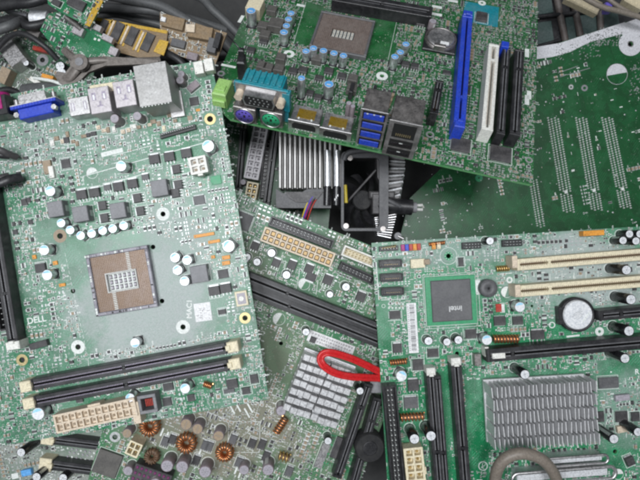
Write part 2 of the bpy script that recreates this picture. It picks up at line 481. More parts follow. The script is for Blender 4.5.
def choke(b,px,py,wpx=14,h=6.,m='ferrite',rot=0,label=None):
    w=rnd(wpx*b.k(px,py,h),.5)
    def fn():
        a=MB(); a.cb(0,0,.4,h,w,w,MM(m),.35); a.cb(0,0,0,.4,w*.8,w*.8,MM('blk'))
        p=MB()
        for s in(-1,1): p.cb(s*(w/2+.06),0,0,h*.5,.15,w*.4,MM('solder'))
        return {'':a,'terminal':p}
    return b.put('inductor',('chk',w,h,m),fn,px,py,h,rot,label=label)

def toroid(b,px,py,dpx,cm='copper',h=6.,turns=15,label=None):
    r=rnd(dpx*b.k(px,py,h)/2,.25)
    def fn():
        c=MB(); a=MB(); ri=r*.42; wr=.42
        c.lathe([(ri,0.6),(ri,h-1.),(r-1.2,h-1.),(r-1.2,.6)],MM('brown'),n=24,cap=False)
        rng=random.Random(3)
        for i in range(turns):
            q=2*math.pi*i/turns+rng.uniform(-.05,.05)
            pr=[(ri-.5,.6),(ri-.6,h-.9),(ri+.2,h-.2),(r-1.6,h-.25),(r-.7,h-1.1),(r-.65,.4)]
            tw=.10
            a.tube([( rr*math.cos(q+tw*j/6), rr*math.sin(q+tw*j/6), z) for j,(rr,z) in enumerate(pr)],wr,MM(cm),6)
        return {'':c,'winding':a}
    return b.put('toroidal_inductor',('tor',r,h,cm,turns),fn,px,py,h,random.uniform(0,360),label=label)

def rodcoil(b,px,py,lpx,dpx,rot,cm='coppernew',turns=7,label=None):
    """a short open copper coil lying on the board"""
    k=b.k(px,py,3); L=rnd(lpx*k,.5); r=rnd(dpx*k/2,.25)
    def fn():
        c=MB(); a=MB()
        c.tube([(-L/2,0,r),(L/2,0,r)],r*.6,MM('brown'),10)
        P=[]
        for i in range(turns*12+1):
            q=2*math.pi*i/12; P.append((-L/2+L*i/(turns*12),r*.86*math.cos(q),r+r*.86*math.sin(q)))
        a.tube(P,min(.5,L/turns*.36),MM(cm),6)
        return {'':c,'winding':a}
    return b.put('coil_inductor',('rod',L,r,cm,turns),fn,px,py,r,rot,label=label)

def slot(b,p0,p1,wpx,h=8.,m='blk',name='memory_slot',latch=None,cm='contactpurple',key=.42,label=None,ends=(1,1),latchm='whitep',pitch=1.0,latchw=1.25,latchlen=5.,wall=None):
    k=b.k((p0[0]+p1[0])/2,(p0[1]+p1[1])/2,h)
    a0=b.loc(*p0,h); a1=b.loc(*p1,h); L=math.hypot(a1[0]-a0[0],a1[1]-a0[1]); w=wpx*k
    ang=math.degrees(math.atan2(a1[1]-a0[1],a1[0]-a0[0])); g=max(1.0,w*.17)
    a=MB(); c=MB(); x0,x1=-L/2,L/2
    for s in(-1,1):
        y0,y1=(g/2,w/2) if s>0 else (-w/2,-g/2)
        a.box(x0+2,x1-2,y0,y1,0,h,MM(m),.25)
    a.box(x0,x0+2.,-w/2,w/2,0,h+.3,MM(m),.3); a.box(x1-2.,x1,-w/2,w/2,0,h+.3,MM(m),.3)
    a.box(x0+2,x1-2,-g/2,g/2,0,h*.35,MM('hole') if m in('blk',) else MM('brown'))
    kx=x0+L*key; a.box(kx-.9,kx+.9,-g/2-.02,g/2+.02,h*.3,h+.02,MM(m),.1)
    n=int((L-6)/pitch)
    for i in range(n):
        x=x0+3+i*pitch
        if abs(x-kx)<1.3: continue
        for s in(-1,1):
            c.cb(x,s*(g/2+.42),h-.2,h+.03,pitch*.45,.8,MM(cm))
    d={'':a,'contacts':c}
    if latch:
        for j,e in enumerate(latch):
            if not e: continue
            l=MB(); sx=x0-latchlen*.35 if j==0 else x1+latchlen*.35
            l.cb(sx,0,0,h+1.2,latchlen,w*latchw,MM(latchm),.5)
            l.cb(sx+(1 if j==0 else -1)*latchlen*.42,0,h*.6,h+2.2,latchlen*.4,w*.45,MM(latchm),.3)
            d['latch#%d'%j]=l
    return b.put(name,None,lambda:d,(p0[0]+p1[0])/2,(p0[1]+p1[1])/2,h,ang,label=label,mg=.2)

def power(b,p0,p1,rows,cols,h=10.,m='beige',label=None,tabside=1,inner=None,pinm='gold',wpx=None,floor=.3,pw_=.22):
    """p0,p1: pixel ends of the centre line of the top face, long direction"""
    a0=b.loc(*p0,h); a1=b.loc(*p1,h); L=math.hypot(a1[0]-a0[0],a1[1]-a0[1])
    ang=math.degrees(math.atan2(a1[1]-a0[1],a1[0]-a0[0])); pit=L/cols
    w=pit*rows if not wpx else wpx*b.k(*p0,h)
    pw=w/rows; t=pit*.11
    a=MB(); pn=MB(); M_=MM(m)
    for i in range(cols+1):
        tt=t if 0<i<cols else t*1.3
        a.cb(-L/2+i*pit,0,h*.25,h-(.3 if 0<i<cols else 0),tt*2,w+t,M_)
    for j in range(rows+1):
        tt=t if 0<j<rows else t*1.3
        a.cb(0,-w/2+j*pw,0,h-(.25 if 0<j<rows else -.02),L+t*2,tt*2,M_)
    a.cb(0,0,0,h*floor,L,w,MM(inner) if inner else M_)
    for i in range(cols):
        for j in range(rows):
            cx,cy=-L/2+(i+.5)*pit,-w/2+(j+.5)*pw
            # chamfered key corners inside the wells
            if (i+j)%2: 
                for sx in(-1,1): a.prism([(cx+sx*(pit/2-t),cy+pw/2-t),(cx+sx*(pit/2-t-.8),cy+pw/2-t),(cx+sx*(pit/2-t),cy+pw/2-t-.8)],h*.3,h-.4,M_)
            pn.cb(cx,cy,h*floor,h*max(.82,floor+.08),pit*pw_,pit*pw_,MM(pinm),.1)
    if tabside:
        a.cb(0,tabside*(w/2+1.1),h*.25,h-1.,L*.16 if cols>3 else pit*.7,1.6,M_,.2)
    return b.put('power_connector',None,lambda:{'':a,'pins':pn},(p0[0]+p1[0])/2,(p0[1]+p1[1])/2,h,ang,label=label)

def header(b,p0,p1,wpx,h=8.5,m='blk',cols=20,rows=2,label=None,shroud=True,fill=None,name='ribbon_header',pinm='solder',gap=True):
    a0=b.loc(*p0,h if shroud else 2); a1=b.loc(*p1,h if shroud else 2); L=math.hypot(a1[0]-a0[0],a1[1]-a0[1])
    w=wpx*b.k(*p0,h); ang=math.degrees(math.atan2(a1[1]-a0[1],a1[0]-a0[0]))
    a=MB(); pn=MB(); M_=MM(m)
    if shroud:
        t=min(1.2,w*.16)
        a.box(-L/2,L/2,-w/2,-w/2+t,0,h,M_,.15); a.box(-L/2,L/2,w/2-t,w/2,0,h,M_,.15)
        a.box(-L/2,-L/2+t,-w/2+t,w/2-t,0,h-.02,M_,.15); a.box(L/2-t,L/2,-w/2+t,w/2-t,0,h-.02,M_,.15)
        a.box(-L/2+t,L/2-t,-w/2+t,w/2-t,0,h*.25,MM(fill) if fill else M_)
        iw=w-2*t
    else:
        a.cb(0,0,0,2.4,L,w,M_,.2); iw=w; t=0
    pit=(L-2*t-1)/cols; rp=iw/(rows+ (0.3 if shroud else 0))
    for i in range(cols):
        for j in range(rows):
            pn.cb((i-(cols-1)/2)*pit,(j-(rows-1)/2)*rp*.8,h*.2,(h*.8 if shroud else h),.62,.62,MM(pinm),.12)
    return b.put(name,None,lambda:{'':a,'pins':pn},(p0[0]+p1[0])/2,(p0[1]+p1[1])/2,h if shroud else 2,ang,label=label)

def iobox(b,px,py,w,l,h,m='steel',ref='base',name='port_block',face=None,label=None,rot=0,sub=None,c=.3):
    """metal shell standing on the board; +y/-y faces get openings through face(mb_dict,w,l,h)"""
    a=MB(); a.cb(0,0,0,h,w,l,MM(m),c)
    d={'':a}
    if face: face(d,w,l,h)
    return b.put(name,None,lambda:d,px,py,h if ref=='top' else 0,rot,label=label)

def hole(b,px,py,r0,r1,m='silk',dots=False):
    """annular pad; the hole itself is cut in the board sheet"""
    b.holes.append((px,py,r0)); b.circ(px,py,r0+.02,r1,MM(m))
    if dots:
        x,y=b.loc(px,py)
        for i in range(8):
            q=i*math.pi/4; b.silk.cyl(x+(r0+r1)/2*math.cos(q),y+(r0+r1)/2*math.sin(q),.05,.1,.28,MM('solder'),8)

# ------------------------------------------------------------------ scattered surface-mount parts
def smd(mb,x,y,w,l,h,kind,M):
    if kind=='r': 
        mb.cb(0,0,0,h*.8,w*.6,l,MM('chip'),M=M,mtop=MM('chip'))
        for s in(-1,1): mb.cb(s*w*.4,0,0,h*.82,w*.2,l,MM('solder'),M=M)
    elif kind=='c':
        mb.cb(0,0,0,h,w*.56,l*.98,MM('tan'),M=M)
        for s in(-1,1): mb.cb(s*w*.39,0,0,h*1.02,w*.22,l,MM('solder'),M=M)
    elif kind=='p':   # bare pads
        for s in(-1,1): mb.cb(s*w*.36,0,0,.12,w*.3,l,MM('solder'),M=M)
    elif kind=='t':   # three legged
        mb.cb(0,0,.1,h*1.3,w,l*.8,MM('chip'),.1,M=M)
        for dx,dy in((-w*.33,-l*.55),(w*.33,-l*.55),(0,l*.55)): mb.cb(dx,dy,0,h*.4,w*.2,l*.4,MM('solder'),M=M)
    elif kind=='n':   # resistor network
        mb.cb(0,0,0,h*.8,w,l*.6,MM('chip'),M=M)
        for i in range(4):
            for s in(-1,1): mb.cb((i-1.5)*w*.25,s*l*.38,0,h*.7,w*.15,l*.24,MM('solder'),M=M)
    elif kind=='o':
        mb.cb(0,0,0,h,w,l,MM('orange'),.1,M=M)

def scatter(b,n,view=(-40,-40,680,520),silk=.8,seed=1,big=70,dust=None,scale=1.,cnear=None,sm='silkgrey',sm2='silk'):
    rng=random.Random(seed); P=b.poly
    x0=min(p[0] for p in P);x1=max(p[0] for p in P);y0=min(p[1] for p in P);y1=max(p[1] for p in P)
    stuff=MB(); indiv=[]; cnt=0; tries=0
    wh=MM(sm)
    while cnt<n and tries<n*14:
        tries+=1
        x=rng.uniform(x0,x1); y=rng.uniform(y0,y1)
        if not inside(x,y,P): continue
        q=b.px(x,y)
        if not(view[0]<q[0]<view[2] and view[1]<q[1]<view[3]): continue
        if mnoise.noise(Vector((x*.05,y*.05,seed*3.7)))<-.08 and rng.random()<.82: continue
        vert=rng.random()<.5; kind=rng.choices('rcptn',(30,34,16,7,6))[0]
        w,l,h=rng.choice([(1.0,.5,.4),(1.0,.55,.4),(1.6,.8,.6),(1.6,.8,.6),(2.0,1.25,.8),(3.1,1.6,1.0)])
        w*=scale;l*=scale
        if kind=='t': w,l,h=2.6,2.2,.8
        if kind=='n': w,l,h=3.2,1.8,.5
        wh=MM(sm) if rng.random()<.5 else MM(sm2)
        m=rng.choices((1,2,3,4,6,8),(25,22,18,14,10,6))[0]
        if kind in'tn': m=min(m,3)
        pitch=l*1.75
        for j in range(m):
            # rows run across the long side of the part
            cx,cy=(x,y+j*pitch) if not vert else (x+j*pitch,y)
            hw,hh=(w/2,l/2) if not vert else (l/2,w/2)
            if not inside(cx,cy,P) or not inside(cx+hw,cy+hh,P) or not inside(cx-hw,cy-hh,P) or not b.free(cx,cy,hw+.15,hh+.15): break
            b.mark(cx,cy,hw,hh,0,.28)
            M=T(cx,cy,0,90 if vert else 0); cnt+=1
            if silk and rng.random()<silk:
                sw=rng.choice([.35,.55,.8])
                for s in((-1,1) if rng.random()<.55 else (1,)):
                    if kind!='p': stuff.cb(0,s*(l/2+.34),0,.04,w*rng.uniform(.8,1.2),sw*.8,wh,M=M)
                if rng.random()<.7:   # an unreadable little reference mark
                    for t_ in range(rng.randint(2,4)): stuff.cb(w/2+.65+t_*.62,rng.uniform(-.1,.1),0,.04,.42,rng.uniform(.6,1.2),wh,M=M)
            vis=-10<q[0]<650 and -10<q[1]<490
            indiv.append((w*l*(1 if kind!='p' else 0)*(1 if vis else 0)+rng.random()*.2,kind,w,l,h,cx,cy,vert))
    indiv.sort(reverse=True)
    nm={'r':'surface_resistor','c':'surface_capacitor','t':'small_transistor','n':'resistor_network','p':'solder_pads'}
    cn={}
    for it in indiv:
        _,kind,w,l,h,cx,cy,vert=it
        cn[kind]=cn.get(kind,0)
        if kind!='p' and cn[kind]<big and _>.5:
            cn[kind]+=1
            def fn(): 
                a=MB(); smd(a,0,0,w,l,h,kind,None); return {'':a}
            b.put(nm[kind],('smd',kind,round(w,2),round(l,2)),fn,at=(cx,cy),rot=90 if vert else 0,occ=False)
        else: smd(stuff,0,0,w,l,h,kind,T(cx,cy,0,90 if vert else 0))
    # silk specks, vias
    for i in range(int(n*1.8)):
        x=rng.uniform(x0,x1); y=rng.uniform(y0,y1)
        if not inside(x,y,P) or not b.free(x,y,.3,.3): continue
        q=b.px(x,y)
        if not(view[0]<q[0]<view[2] and view[1]<q[1]<view[3]): continue
        if rng.random()<.5: stuff.cyl(x,y,0,.05,rng.uniform(.25,.45),MM('solder'),8)
        else: stuff.cb(x,y,0,.04,*( (rng.uniform(.6,3),.32) if rng.random()<.5 else (.32,rng.uniform(.6,3))),wh)
    if stuff.v:
        o=link('surface_components',stuff.mesh('surface_components'),b.root); o['kind']='stuff'
# ================================================================== LEFT BOARD (nearest)
edg=mat('edge',(.10,.33,.12),.5)
GRP='computer circuit boards heaped in the pile'
A=Board('motherboard',120,280,315,9.5,fx=.0,fy=0.02)
def spot(b,x,y,rx,ry,a): q=b.loc(x,y); return (q[0],q[1],rx,ry,a)
pa=pcb('pcb_left',(.007,.165,.062),(.03,.28,.13),(.43,.46,.455),dust=.52,dlo=.36,dhi=.66,rough=.24,spots=[spot(A,150,305,60,44,1.),spot(A,180,240,30,36,.75),spot(A,60,140,60,26,.5)])  # first two spots paint the lamp's glare around the socket into the colour
tag(A.root,'pale dusty green motherboard at the left with DELL lettering and two black memory slots','circuit board',GRP)
# mounting holes
for q in((163,214,1.6,4.2),(78,347,1.7,4.4),(183,327,1.7,4.4)): hole(A,*q)
hole(A,60,236,1.8,4.2,'tan'); 
for q in((210,119,1.9,3.6),(245,318,1.7,3.6),(22,360,1.8,3.7)): hole(A,*q[:4],'brass')
for q in((153,247),(73,291),(162,301)): A.holes.append((*q,1.5))
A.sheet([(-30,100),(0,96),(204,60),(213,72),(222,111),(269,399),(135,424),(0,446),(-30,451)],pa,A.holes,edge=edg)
A.half(92,173,3.6,math.radians(10))
# bare areas
A.markpoly([(76,236),(60,246),(88,352),(180,340),(226,330),(224,296),(205,262),(170,240),(150,234)])
A.markpoly([(86,184),(88,172),(214,138),(216,150),(180,160),(150,160)])
A.markpoly([(33,222),(58,222),(70,240),(60,262),(52,262),(36,236)])
A.markpoly([(66,392),(92,388),(94,402),(70,406)])
# socket
def f_sock(w=60,rows=1):
    def fn():
        k=A.k(121,281,4); s=39.; a=MB(); p=MB(); c=MB(); fr=MM('socketframe')
        for (x0,x1,y0,y1) in((-s/2,s/2,-s/2,-s/2+2.2),(-s/2,s/2,s/2-2.2,s/2),(-s/2,-s/2+2.2,-s/2+2.2,s/2-2.2),(s/2-2.2,s/2,-s/2+2.2,s/2-2.2)):
            a.box(x0,x1,y0,y1,0,4.2,fr,.4)
        rng=random.Random(4)
        for i in range(60):
            e=rng.choice([-1,1]); u=rng.uniform(-s/2,s/2-2)
            if rng.random()<.5: a.cb(u,e*(s/2-1.1),4.1,4.45,rng.uniform(.5,1.6),1.2,rng.choice([MM('chip'),MM('silk'),MM('lilac')]))
            else: a.cb(e*(s/2-1.1),u,4.1,4.45,1.2,rng.uniform(.5,1.6),rng.choice([MM('chip'),MM('silk'),MM('lilac')]))
        g=s/2-2.2; w2,h2=9.8,6.2
        a.box(-g,g,-g,-h2,0,2.9,MM('socketpins')); a.box(-g,g,h2,g,0,2.9,MM('socketpins'))
        a.box(-g,-w2,-h2,h2,0,2.9,MM('socketpins')); a.box(w2,g,-h2,h2,0,2.9,MM('socketpins'))
        a.box(-w2,w2,-h2,h2,0,.8,MM('silk'))
        for (x0,x1,y0,y1) in((-w2,w2,-h2,-h2+.8),(-w2,w2,h2-.8,h2),(-w2,-w2+.8,-h2+.8,h2-.8),(w2-.8,w2,-h2+.8,h2-.8)): a.box(x0,x1,y0,y1,.8,3.7,MM('dustwhite'),.1)
        # contact grid: fine leaning fingers
        n=31
        for i in range(n):
            for j in range(n):
                x=-g+.6+i*(2*g-1.2)/(n-1); y=-g+.6+j*(2*g-1.2)/(n-1)
                if abs(x)<w2+.3 and abs(y)<h2+.3: continue
                if abs(x+ (6 if y<0 else -6))<.7 : p.cb(x,y,2.9,3.5,1.1,.5,MM('silk')); continue
                p.cb(x,y,2.9,3.3,.66,.30,MM('socketcontact'),M=T(x,y,0,35)@T(-x,-y))
        for i in range(6):
            for j in range(3):
                x,y=-7.2+i*2.88,-3.4+j*3.4; c.cb(x,y,.8,1.9,1.3,2.1,MM('lilac'),.1); 
                for e in(-1,1): c.cb(x,y+e*1.05,.8,1.95,1.35,.5,MM('ink' if (i+j)%2 else 'chip'))
        return {'':a,'contacts':p,'decoupling_capacitors':c}
    return fn
A.put('processor_socket',None,f_sock(),121.5,281,4.,0)
A.circ(121,281,1,1,mark=False) if 0 else None
# dashes around the socket area
for i in range(18):
    A.line((65+i*1.27,253+i*5.85),(65.7+i*1.27,256.6+i*5.85),.22)
for i in range(11): A.line((88+i*12.6,358-i*2.05),(96+i*12.6,356.7-i*2.05),.22)
A.line((88,175),(214,140),.5); A.line((98,187),(150,172),.4); A.line((112,156),(150,146),.4); A.line((240,338),(262,334),.25); A.line((246,352),(264,349),.25)
A.patch(112,152.5,14,2.8,MM('silk'),4)
A.line((88,358),(89,370),.3); A.line((89,370),(150,359),.3)
# capacitors
for x,y,d in((61,223,9),(70,230,9),(80.5,235.5,9),(91.5,233.5,9),(102.5,230.5,9),(112.5,228.5,9),(123.5,225.5,9),(175,257.5,10),(187,260,10),(177.5,270,10),(184.5,281,10),(135,343,10)):
    cap(A,x,y,d,6.5,'poly',rot=random.uniform(0,50) if x!=135 else 180)
for x,y,d,h in((121,166,11,9),(50,191,11,9),(228.5,246,13,9),(44,250,11,8),(47,275,11,8),(208,146,13,9),(130,398,10,8),(185,388.5,11,9),(38,414,13,9)):
    cap(A,x,y,d,h,'poly',rot=random.uniform(-20,50))
for x,y in((55,209),(80,214),(117.5,210.5),(199,274)): choke(A,x,y,15.5 if x<199 else 17,7.5 if x<199 else 6,'ferrite')
choke(A,159,188,16,7,'ferrite')
for x,y in((81,194.5),(94,192.5),(118,186.5),(132,183.5),(154,159),(169,156.5),(186,153)): mosfet(A,x,y,10.5,8.5,0)
for x,y in((107,187.5),(145,177)): mosfet(A,x,y,7,6,0,1.4,'chipgrey')
for x,y in((102,205.5),(137,198),(104,218),(140,211),(176,169),(178,184.5),(175,193)): mosfet(A,x,y,9,8,90)
mosfet(A,214,291,11,9,0); mosfet(A,225.5,288.5,11,9,0)
chip(A,65.5,163.5,9,9,1,'xy','chip',0); chip(A,199,200,11,9,1.2,'xy','chipgrey'); chip(A,223,274,10,9,1.2,'x','chip')
chip(A,222,312,8,5,1,'y','chip'); chip(A,47,167,8,14,2,'','tan'); chip(A,51,172,5,12,2.4,'','whitep'); chip(A,66,140,6,6,1,'y'); chip(A,38,345,18,6,3,'','chip',6)
chip(A,232,384,11,9,1.5,'y'); chip(A,246,391,8,7,1.2,'x'); chip(A,229,391,11,4,1,'y','chipgrey'); chip(A,168,387,10,7,1.2,'y'); chip(A,167,402,9,8,1.2,'xy'); chip(A,191,398,7,7,1,'x')
chip(A,254,379,8,9,1.4,'y','chip'); chip(A,62,398,9,9,1.2,'x'); chip(A,79,399,7,7,1.2,'y'); chip(A,194,101,9,8,1.3,'xy','chip'); chip(A,24,202,6,6,1,'xy'); chip(A,216,180,10,9,.6,'','greenpad')
chip(A,193,86,12,7,2.5,'','purplecap',30,'transistor'); cap(A,180,80,8,8,'purple'); cap(A,181,74,7,8,'purple')
chip(A,40,268,10,9,2,'y','chip')
for x,y in((15,232),(30,222),(28,200)): chip(A,x,y,5,5,1,'xy')
# orange parts
def opatch(x,y,w,l): chip(A,x,y,w,l,.9,'','orange',name='resistor_network')
opatch(204,235,21,3.5); opatch(214,241.5,12,3.5); opatch(226,257.5,8,4); opatch(226,263,8,4); opatch(55,263,5,4); opatch(62,285,6,3); opatch(213,257,4,3); opatch(34,257,4,4); opatch(44,343,7,3)
rodcoil(A,208,385,9,6,-30,'coppernew',5)
# sticker with scribble
def fs():
    a=MB(); i=MB(); a.cb(0,0,0,.15,10.5,11.5,MM('paper')); rng=random.Random(5)
    for k in range(22): i.cb(rng.uniform(-4,4),rng.uniform(-5,3),.15,.19,rng.uniform(.6,2),rng.uniform(.25,.5),MM('inkgrey'),M=T(0,0,0,rng.choice([0,0,35])))
    return {'':a,'print':i}
A.put('sticker',None,fs,203,312,0,-2)
A.text('MAC1',189.5,309,4.6,80)
A.text('DELL',36.5,320,5.4,0)
def fb():
    a=MB(); b_=MB(); a.cb(0,0,0,2.2,7.6,9.5,MM('cream'),.3); a.cb(0,0,2.2,2.4,5.2,7.,MM('lilac')); b_.cyl(0,0,2.3,2.9,1.6,MM('whitep'))
    return {'':a,'button':b_}
A.put('push_switch',None,fb,241.5,298.5,2,0)
# connectors
power(A,(190.5,166.5),(205.5,163.5),2,2,10,'whitep',tabside=-1,wpx=15,floor=.7,pinm='tan',pw_=.3)
power(A,(55.5,424.5),(135,407),2,12,10,'beige',tabside=1,wpx=17,pinm='tan',floor=.78,pw_=.34)
chip(A,136,413,7,22,9,'','beige',0,'connector_shroud')
header(A,(160,136.5),(195.5,126.5),5,6,'chip',cols=16,rows=1,shroud=False,name='pin_header')
def fp():
    a=MB(); c=MB()
    t=2.; w=11.5; h=8.5
    for q in((-w/2,w/2,-w/2,-w/2+t),(-w/2,w/2,w/2-t,w/2),(-w/2,-w/2+t,-w/2+t,w/2-t),(w/2-t,w/2,-w/2+t,w/2-t)): a.box(*q,0,h,MM('ferrite'),.3)
    a.cb(0,0,0,1,w-3.9,w-3.9,MM('hole')); 
    for k in range(5): c.cb(-2+k*1.,0,3,5,.5,4.5,MM('redp'))
    return {'':a,'winding':c}
A.put('inductor',None,fp,147.5,404,8,0,label='square grey inductor with red winding visible inside')
slot(A,(30,385.5),(229,347.5),11.5,9,'blk',latch=(1,1),key=.47,latchlen=7.,latchw=.95,latchm='cream',label='black memory slot nearer the processor socket')
slot(A,(33,402.5),(231,364.5),11.5,9,'blk',latch=(1,1),key=.47,latchlen=7.,latchw=.95,latchm='cream',label='black memory slot nearer the power connector')
slot(A,(13,343),(-14,178),11,9,'blk',name='expansion_slot',latch=(1,0),key=.3,cm='ferrite',latchm='whitep')
header(A,(3,330),(-14,215),7,8,'blk',cols=20)
# input/output row on the top edge
def usbtop(d,w,l,h):
    a=d['']; s=MB()
    for x in(-w*.25,w*.25):
        s.cb(x,l*.16,h,h+.06,w*.20,l*.30,MM('contactpurple')); s.cb(x,l*.13,h+.02,h+.1,w*.09,l*.2,MM('paper'))
    s.cb(w*.02,-l*.12,h,h+.06,w*.10,l*.16,MM('contactpurple')); s.cb(0,-l*.22,h,h+.06,w*.3,l*.05,MM('contactpurple'))
    a.box(-w/2+.6,w/2-.6,l/2-.02,l/2+.02,1.5,h-1.,MM('hole'))
    d['spring_slots']=s
mat('usbmetal',(.46,.43,.445),.4,.5,dust=.2,dcol=(.55,.5,.53))
iobox(A,99.5,100,12.5,15.5,15,'usbmetal','top',name='usb_port',face=usbtop)
iobox(A,124.5,93.5,12.5,15.5,15,'usbmetal','top',name='usb_port',face=usbtop)
def dvi(d,w,l,h):
    s=MB()
    for x in(-w*.3,w*.3): s.cb(x,0,h,h+.08,w*.08,l*.4,MM('paper')); s.cb(x,0,h,h+.06,w*.16,l*.45,MM('contactpurple'))
    d['spring_slots']=s
iobox(A,79,106,12.5,11,10,'steel','top',name='usb_port',face=dvi)
mat('rjmetal',(.36,.355,.35),.42,.8,dust=.5,dcol=(.27,.265,.25))
def rjt(d,w,l,h):
    a=d['']; rng=random.Random(2)
    for i in range(9): a.cb(-w*.42+i*w*.1,-l/2-.15,h-.4,h+.05,.8,.5,MM('silk'))
    for x,y in((-.1,.05),(.12,.06),(0,-.1),(.05,-.2),(-.12,-.22)): a.cb(x*w,y*l,h,h+.05,1.1,.3,MM('silk'))
iobox(A,152.5,84,19,24,25,'rjmetal','top',name='network_port',face=rjt)
chip(A,176,104,14,26,3,'','steel',0,'metal_tab')
chip(A,103,88,26,9,8,'','cream',0,'port_housing',label='cream plastic housing behind the two usb ports')
# vga + ps2
cap(A,114.5,118.5,9,10,'purple'); cap(A,137,116,9,10,'purple')
def fv():
    a=MB(); s=MB(); n=MB()
    a.box(-10.5,10.5,-4,2.2,0,10,MM('vgablue'),.5); a.box(-14,14,2.2,4.2,0,11.3,MM('vgablue'),.3)
    for i in range(14): a.cb(-12+i*1.85,3.2,11.3,11.6,1,1.6,MM('vgablue'))
    s.prism([(-8.5,4.2),(8.5,4.2),(8.0,10),(-8.0,10)],2,10.5,MM('steel'))
    s.box(-14.2,14.2,4.2,4.9,.5,10.8,MM('steel'))
    for x in(-11.6,11.6):
        n.lathe([(1.9,0),(1.9,4)],MM('steel'),n=6,M=T(x,4.9,6.5)@Matrix.Rotation(-math.pi/2,4,'X'))
        n.lathe([(1.7,0),(1.7,2.5)],MM('steel'),n=6,M=T(x,-1,8)@Matrix.Rotation(0,4,'X'))
    return {'':a,'metal_shell':s,'screw_nut':n}
A.put('vga_port',None,fv,34,109,11,3)
def fps():
    a=MB(); a.box(-7,7,-6,6,0,13,MM('blk'),.4); b_=MB(); b_.lathe([(5.8,0),(5.8,2.5),(4.6,2.5),(4.6,.5)],MM('magenta'),n=20,M=T(0,6,6.5)@Matrix.Rotation(-math.pi/2,4,'X')); b_.cb(0,2,13,13.6,9,9,MM('magenta'),.2)
    return {'':a,'socket_ring':b_}
A.put('keyboard_port',None,fps,-4,106,12,0)
# top right tab with two white plugs
for x,y in((198.5,67.5),(208.5,64.5)):
    chip(A,x,y,9,12,7,'','whitep',0,'plug_header')
A.patch(190,118,3,3,MM('tan')); A.patch(198,110,2.5,1.6,MM('orange'))
rngA=random.Random(12)
for i in range(26):   # beige filter parts behind the port row
    x=52+i*5.1+rngA.uniform(-1,1); y=139-(x-50)*.165+rngA.uniform(-5,9)
    chip(A,x,y,rngA.choice([4,5,6]),rngA.choice([3,4]),1.,'',rngA.choice(['tan','whitep','beige','cream','chip','tan']),rngA.choice([0,90]),'filter_part')
A.text('JUSB',214,340,2.2,0) if 0 else None
scatter(A,4000,seed=11,big=60,scale=1.05,silk=.9)
A.finish()

# ================================================================== TOP BOARD (tilted, lower edge raised)
pb=pcb('pcb_top',(.006,.105,.022),(.02,.18,.05),(.24,.25,.235),dust=.4,dlo=.46,dhi=.74,rough=.34)  # green lowered to put the tilted board's shade into its colour
B=Board('motherboard',380,150,305,0,axes=((.975,-.216,.0675),(.22,.84,-.49)))
tag(B.root,'tilted green motherboard at top centre with teal port, blue slot and brown socket','circuit board',GRP)
for q in((395,16,1.5,4),(382,76,1.5,4),(289,54,1.5,3.8)): hole(B,*q)
for q in((221,73.5,1.2,2.6),(430,134.5,1.5,2.7),(529,160,1.3,2.4)): hole(B,*q,'solder')
B.holes+= [(385,45,1.),(316,46,.9)]
B.sheet([(258,-30),(252,0),(238,30),(222,66),(213,102),(230,119),(533,185),(536,90),(538,0),(538,-30)],pb,B.holes,edge=edg)
B.markpoly([(306,2),(322,6),(310,45),(293,43)]); B.markpoly([(372,18),(397,22),(391,60),(366,58)]); B.markpoly([(232,30),(244,25),(244,44),(228,56)])
B.line((306,2),(292,48),.25); B.line((397,20),(388,60),.22); B.line((374,14),(392,16),.22)
B.patch(228.5,66,10,2,MM('silk'),0); B.patch(241,19,2.4,8,MM('silk'),-4); B.patch(301,5.5,6.5,2.6,MM('silk'))
for x,y in((437,7),(437,14.5),(453,1)): B.patch(x,y,7.5,3,MM('silk'))
for x,y,l in((527,53,9),(529,95,8),(527,100,9)): B.patch(x,y,3,l,MM('silk'))
def fsb():
    a=MB(); p=MB(); w,l=40.,40.
    for q in((-w/2,w/2,-l/2,-l/2+1.8),(-w/2,w/2,l/2-1.8,l/2),(-w/2,-w/2+1.8,-l/2+1.8,l/2-1.8),(w/2-1.8,w/2,-l/2+1.8,l/2-1.8)): a.box(*q,0,3.6,MM('chipgrey'),.4)
    g=18.2; 
    for q in((-g,g,-g,-4.8),(-g,g,4.8,g),(-g,-8.2,-4.8,4.8),(8.2,g,-4.8,4.8)): a.box(*q,0,2.7,MM('socketb'))
    a.box(-8.2,8.2,-4.8,4.8,0,.8,MM('ferritedk'))
    for i in range(28):
        for j in range(28):
            x,y=-17.5+i*35/27,-17.5+j*35/27
            if abs(x)<9 and abs(y)<5.6: continue
            p.cb(x,y,2.7,3.0,.5,.3,MM('steeldark'))
    c=MB()
    for i in range(6):
        for j in range(2): c.cb(-6.5+i*2.6,-2.2+j*4.2,.8,2.3,1.5,3.,MM('silk'),.2); c.cb(-6.5+i*2.6,-2.2+j*4.2,.8,2.45,.5,3.05,MM('tan'))
    return {'':a,'contacts':p,'decoupling_capacitors':c}
mat('socketb',(.20,.155,.135),.5,.2,dust=.35,dcol=(.26,.23,.21))
B.put('processor_socket',None,fsb,343,33.5,3,0)
for x,y,d,h in((291,13,8,9),(288.5,19,8,9),(286.5,25.5,8,9),(284,32,9,10),(306,51,8,8),(313.5,48,8,9),(323.5,50.5,8,9),(334,53,8,9),(343.5,55.5,8,9),(329,84,10,11),(301.5,78,8,16),(406,44,8,8),(400.5,52,8,8),(395,56.5,8,10),(251,10.5,10,12)):
    cap(B,x,y,d,h,'bluefull',rot=0)
for x,y,d,h in((349,103,6,12),(353,106,5,13),(418,132,8,14),(433,21,8,8)): cap(B,x,y,d,h,'purple')
chip(B,255,3,15,18,9,'','cream',0,'power_plug')
choke(B,276,22,14,6,'ferritedk'); 
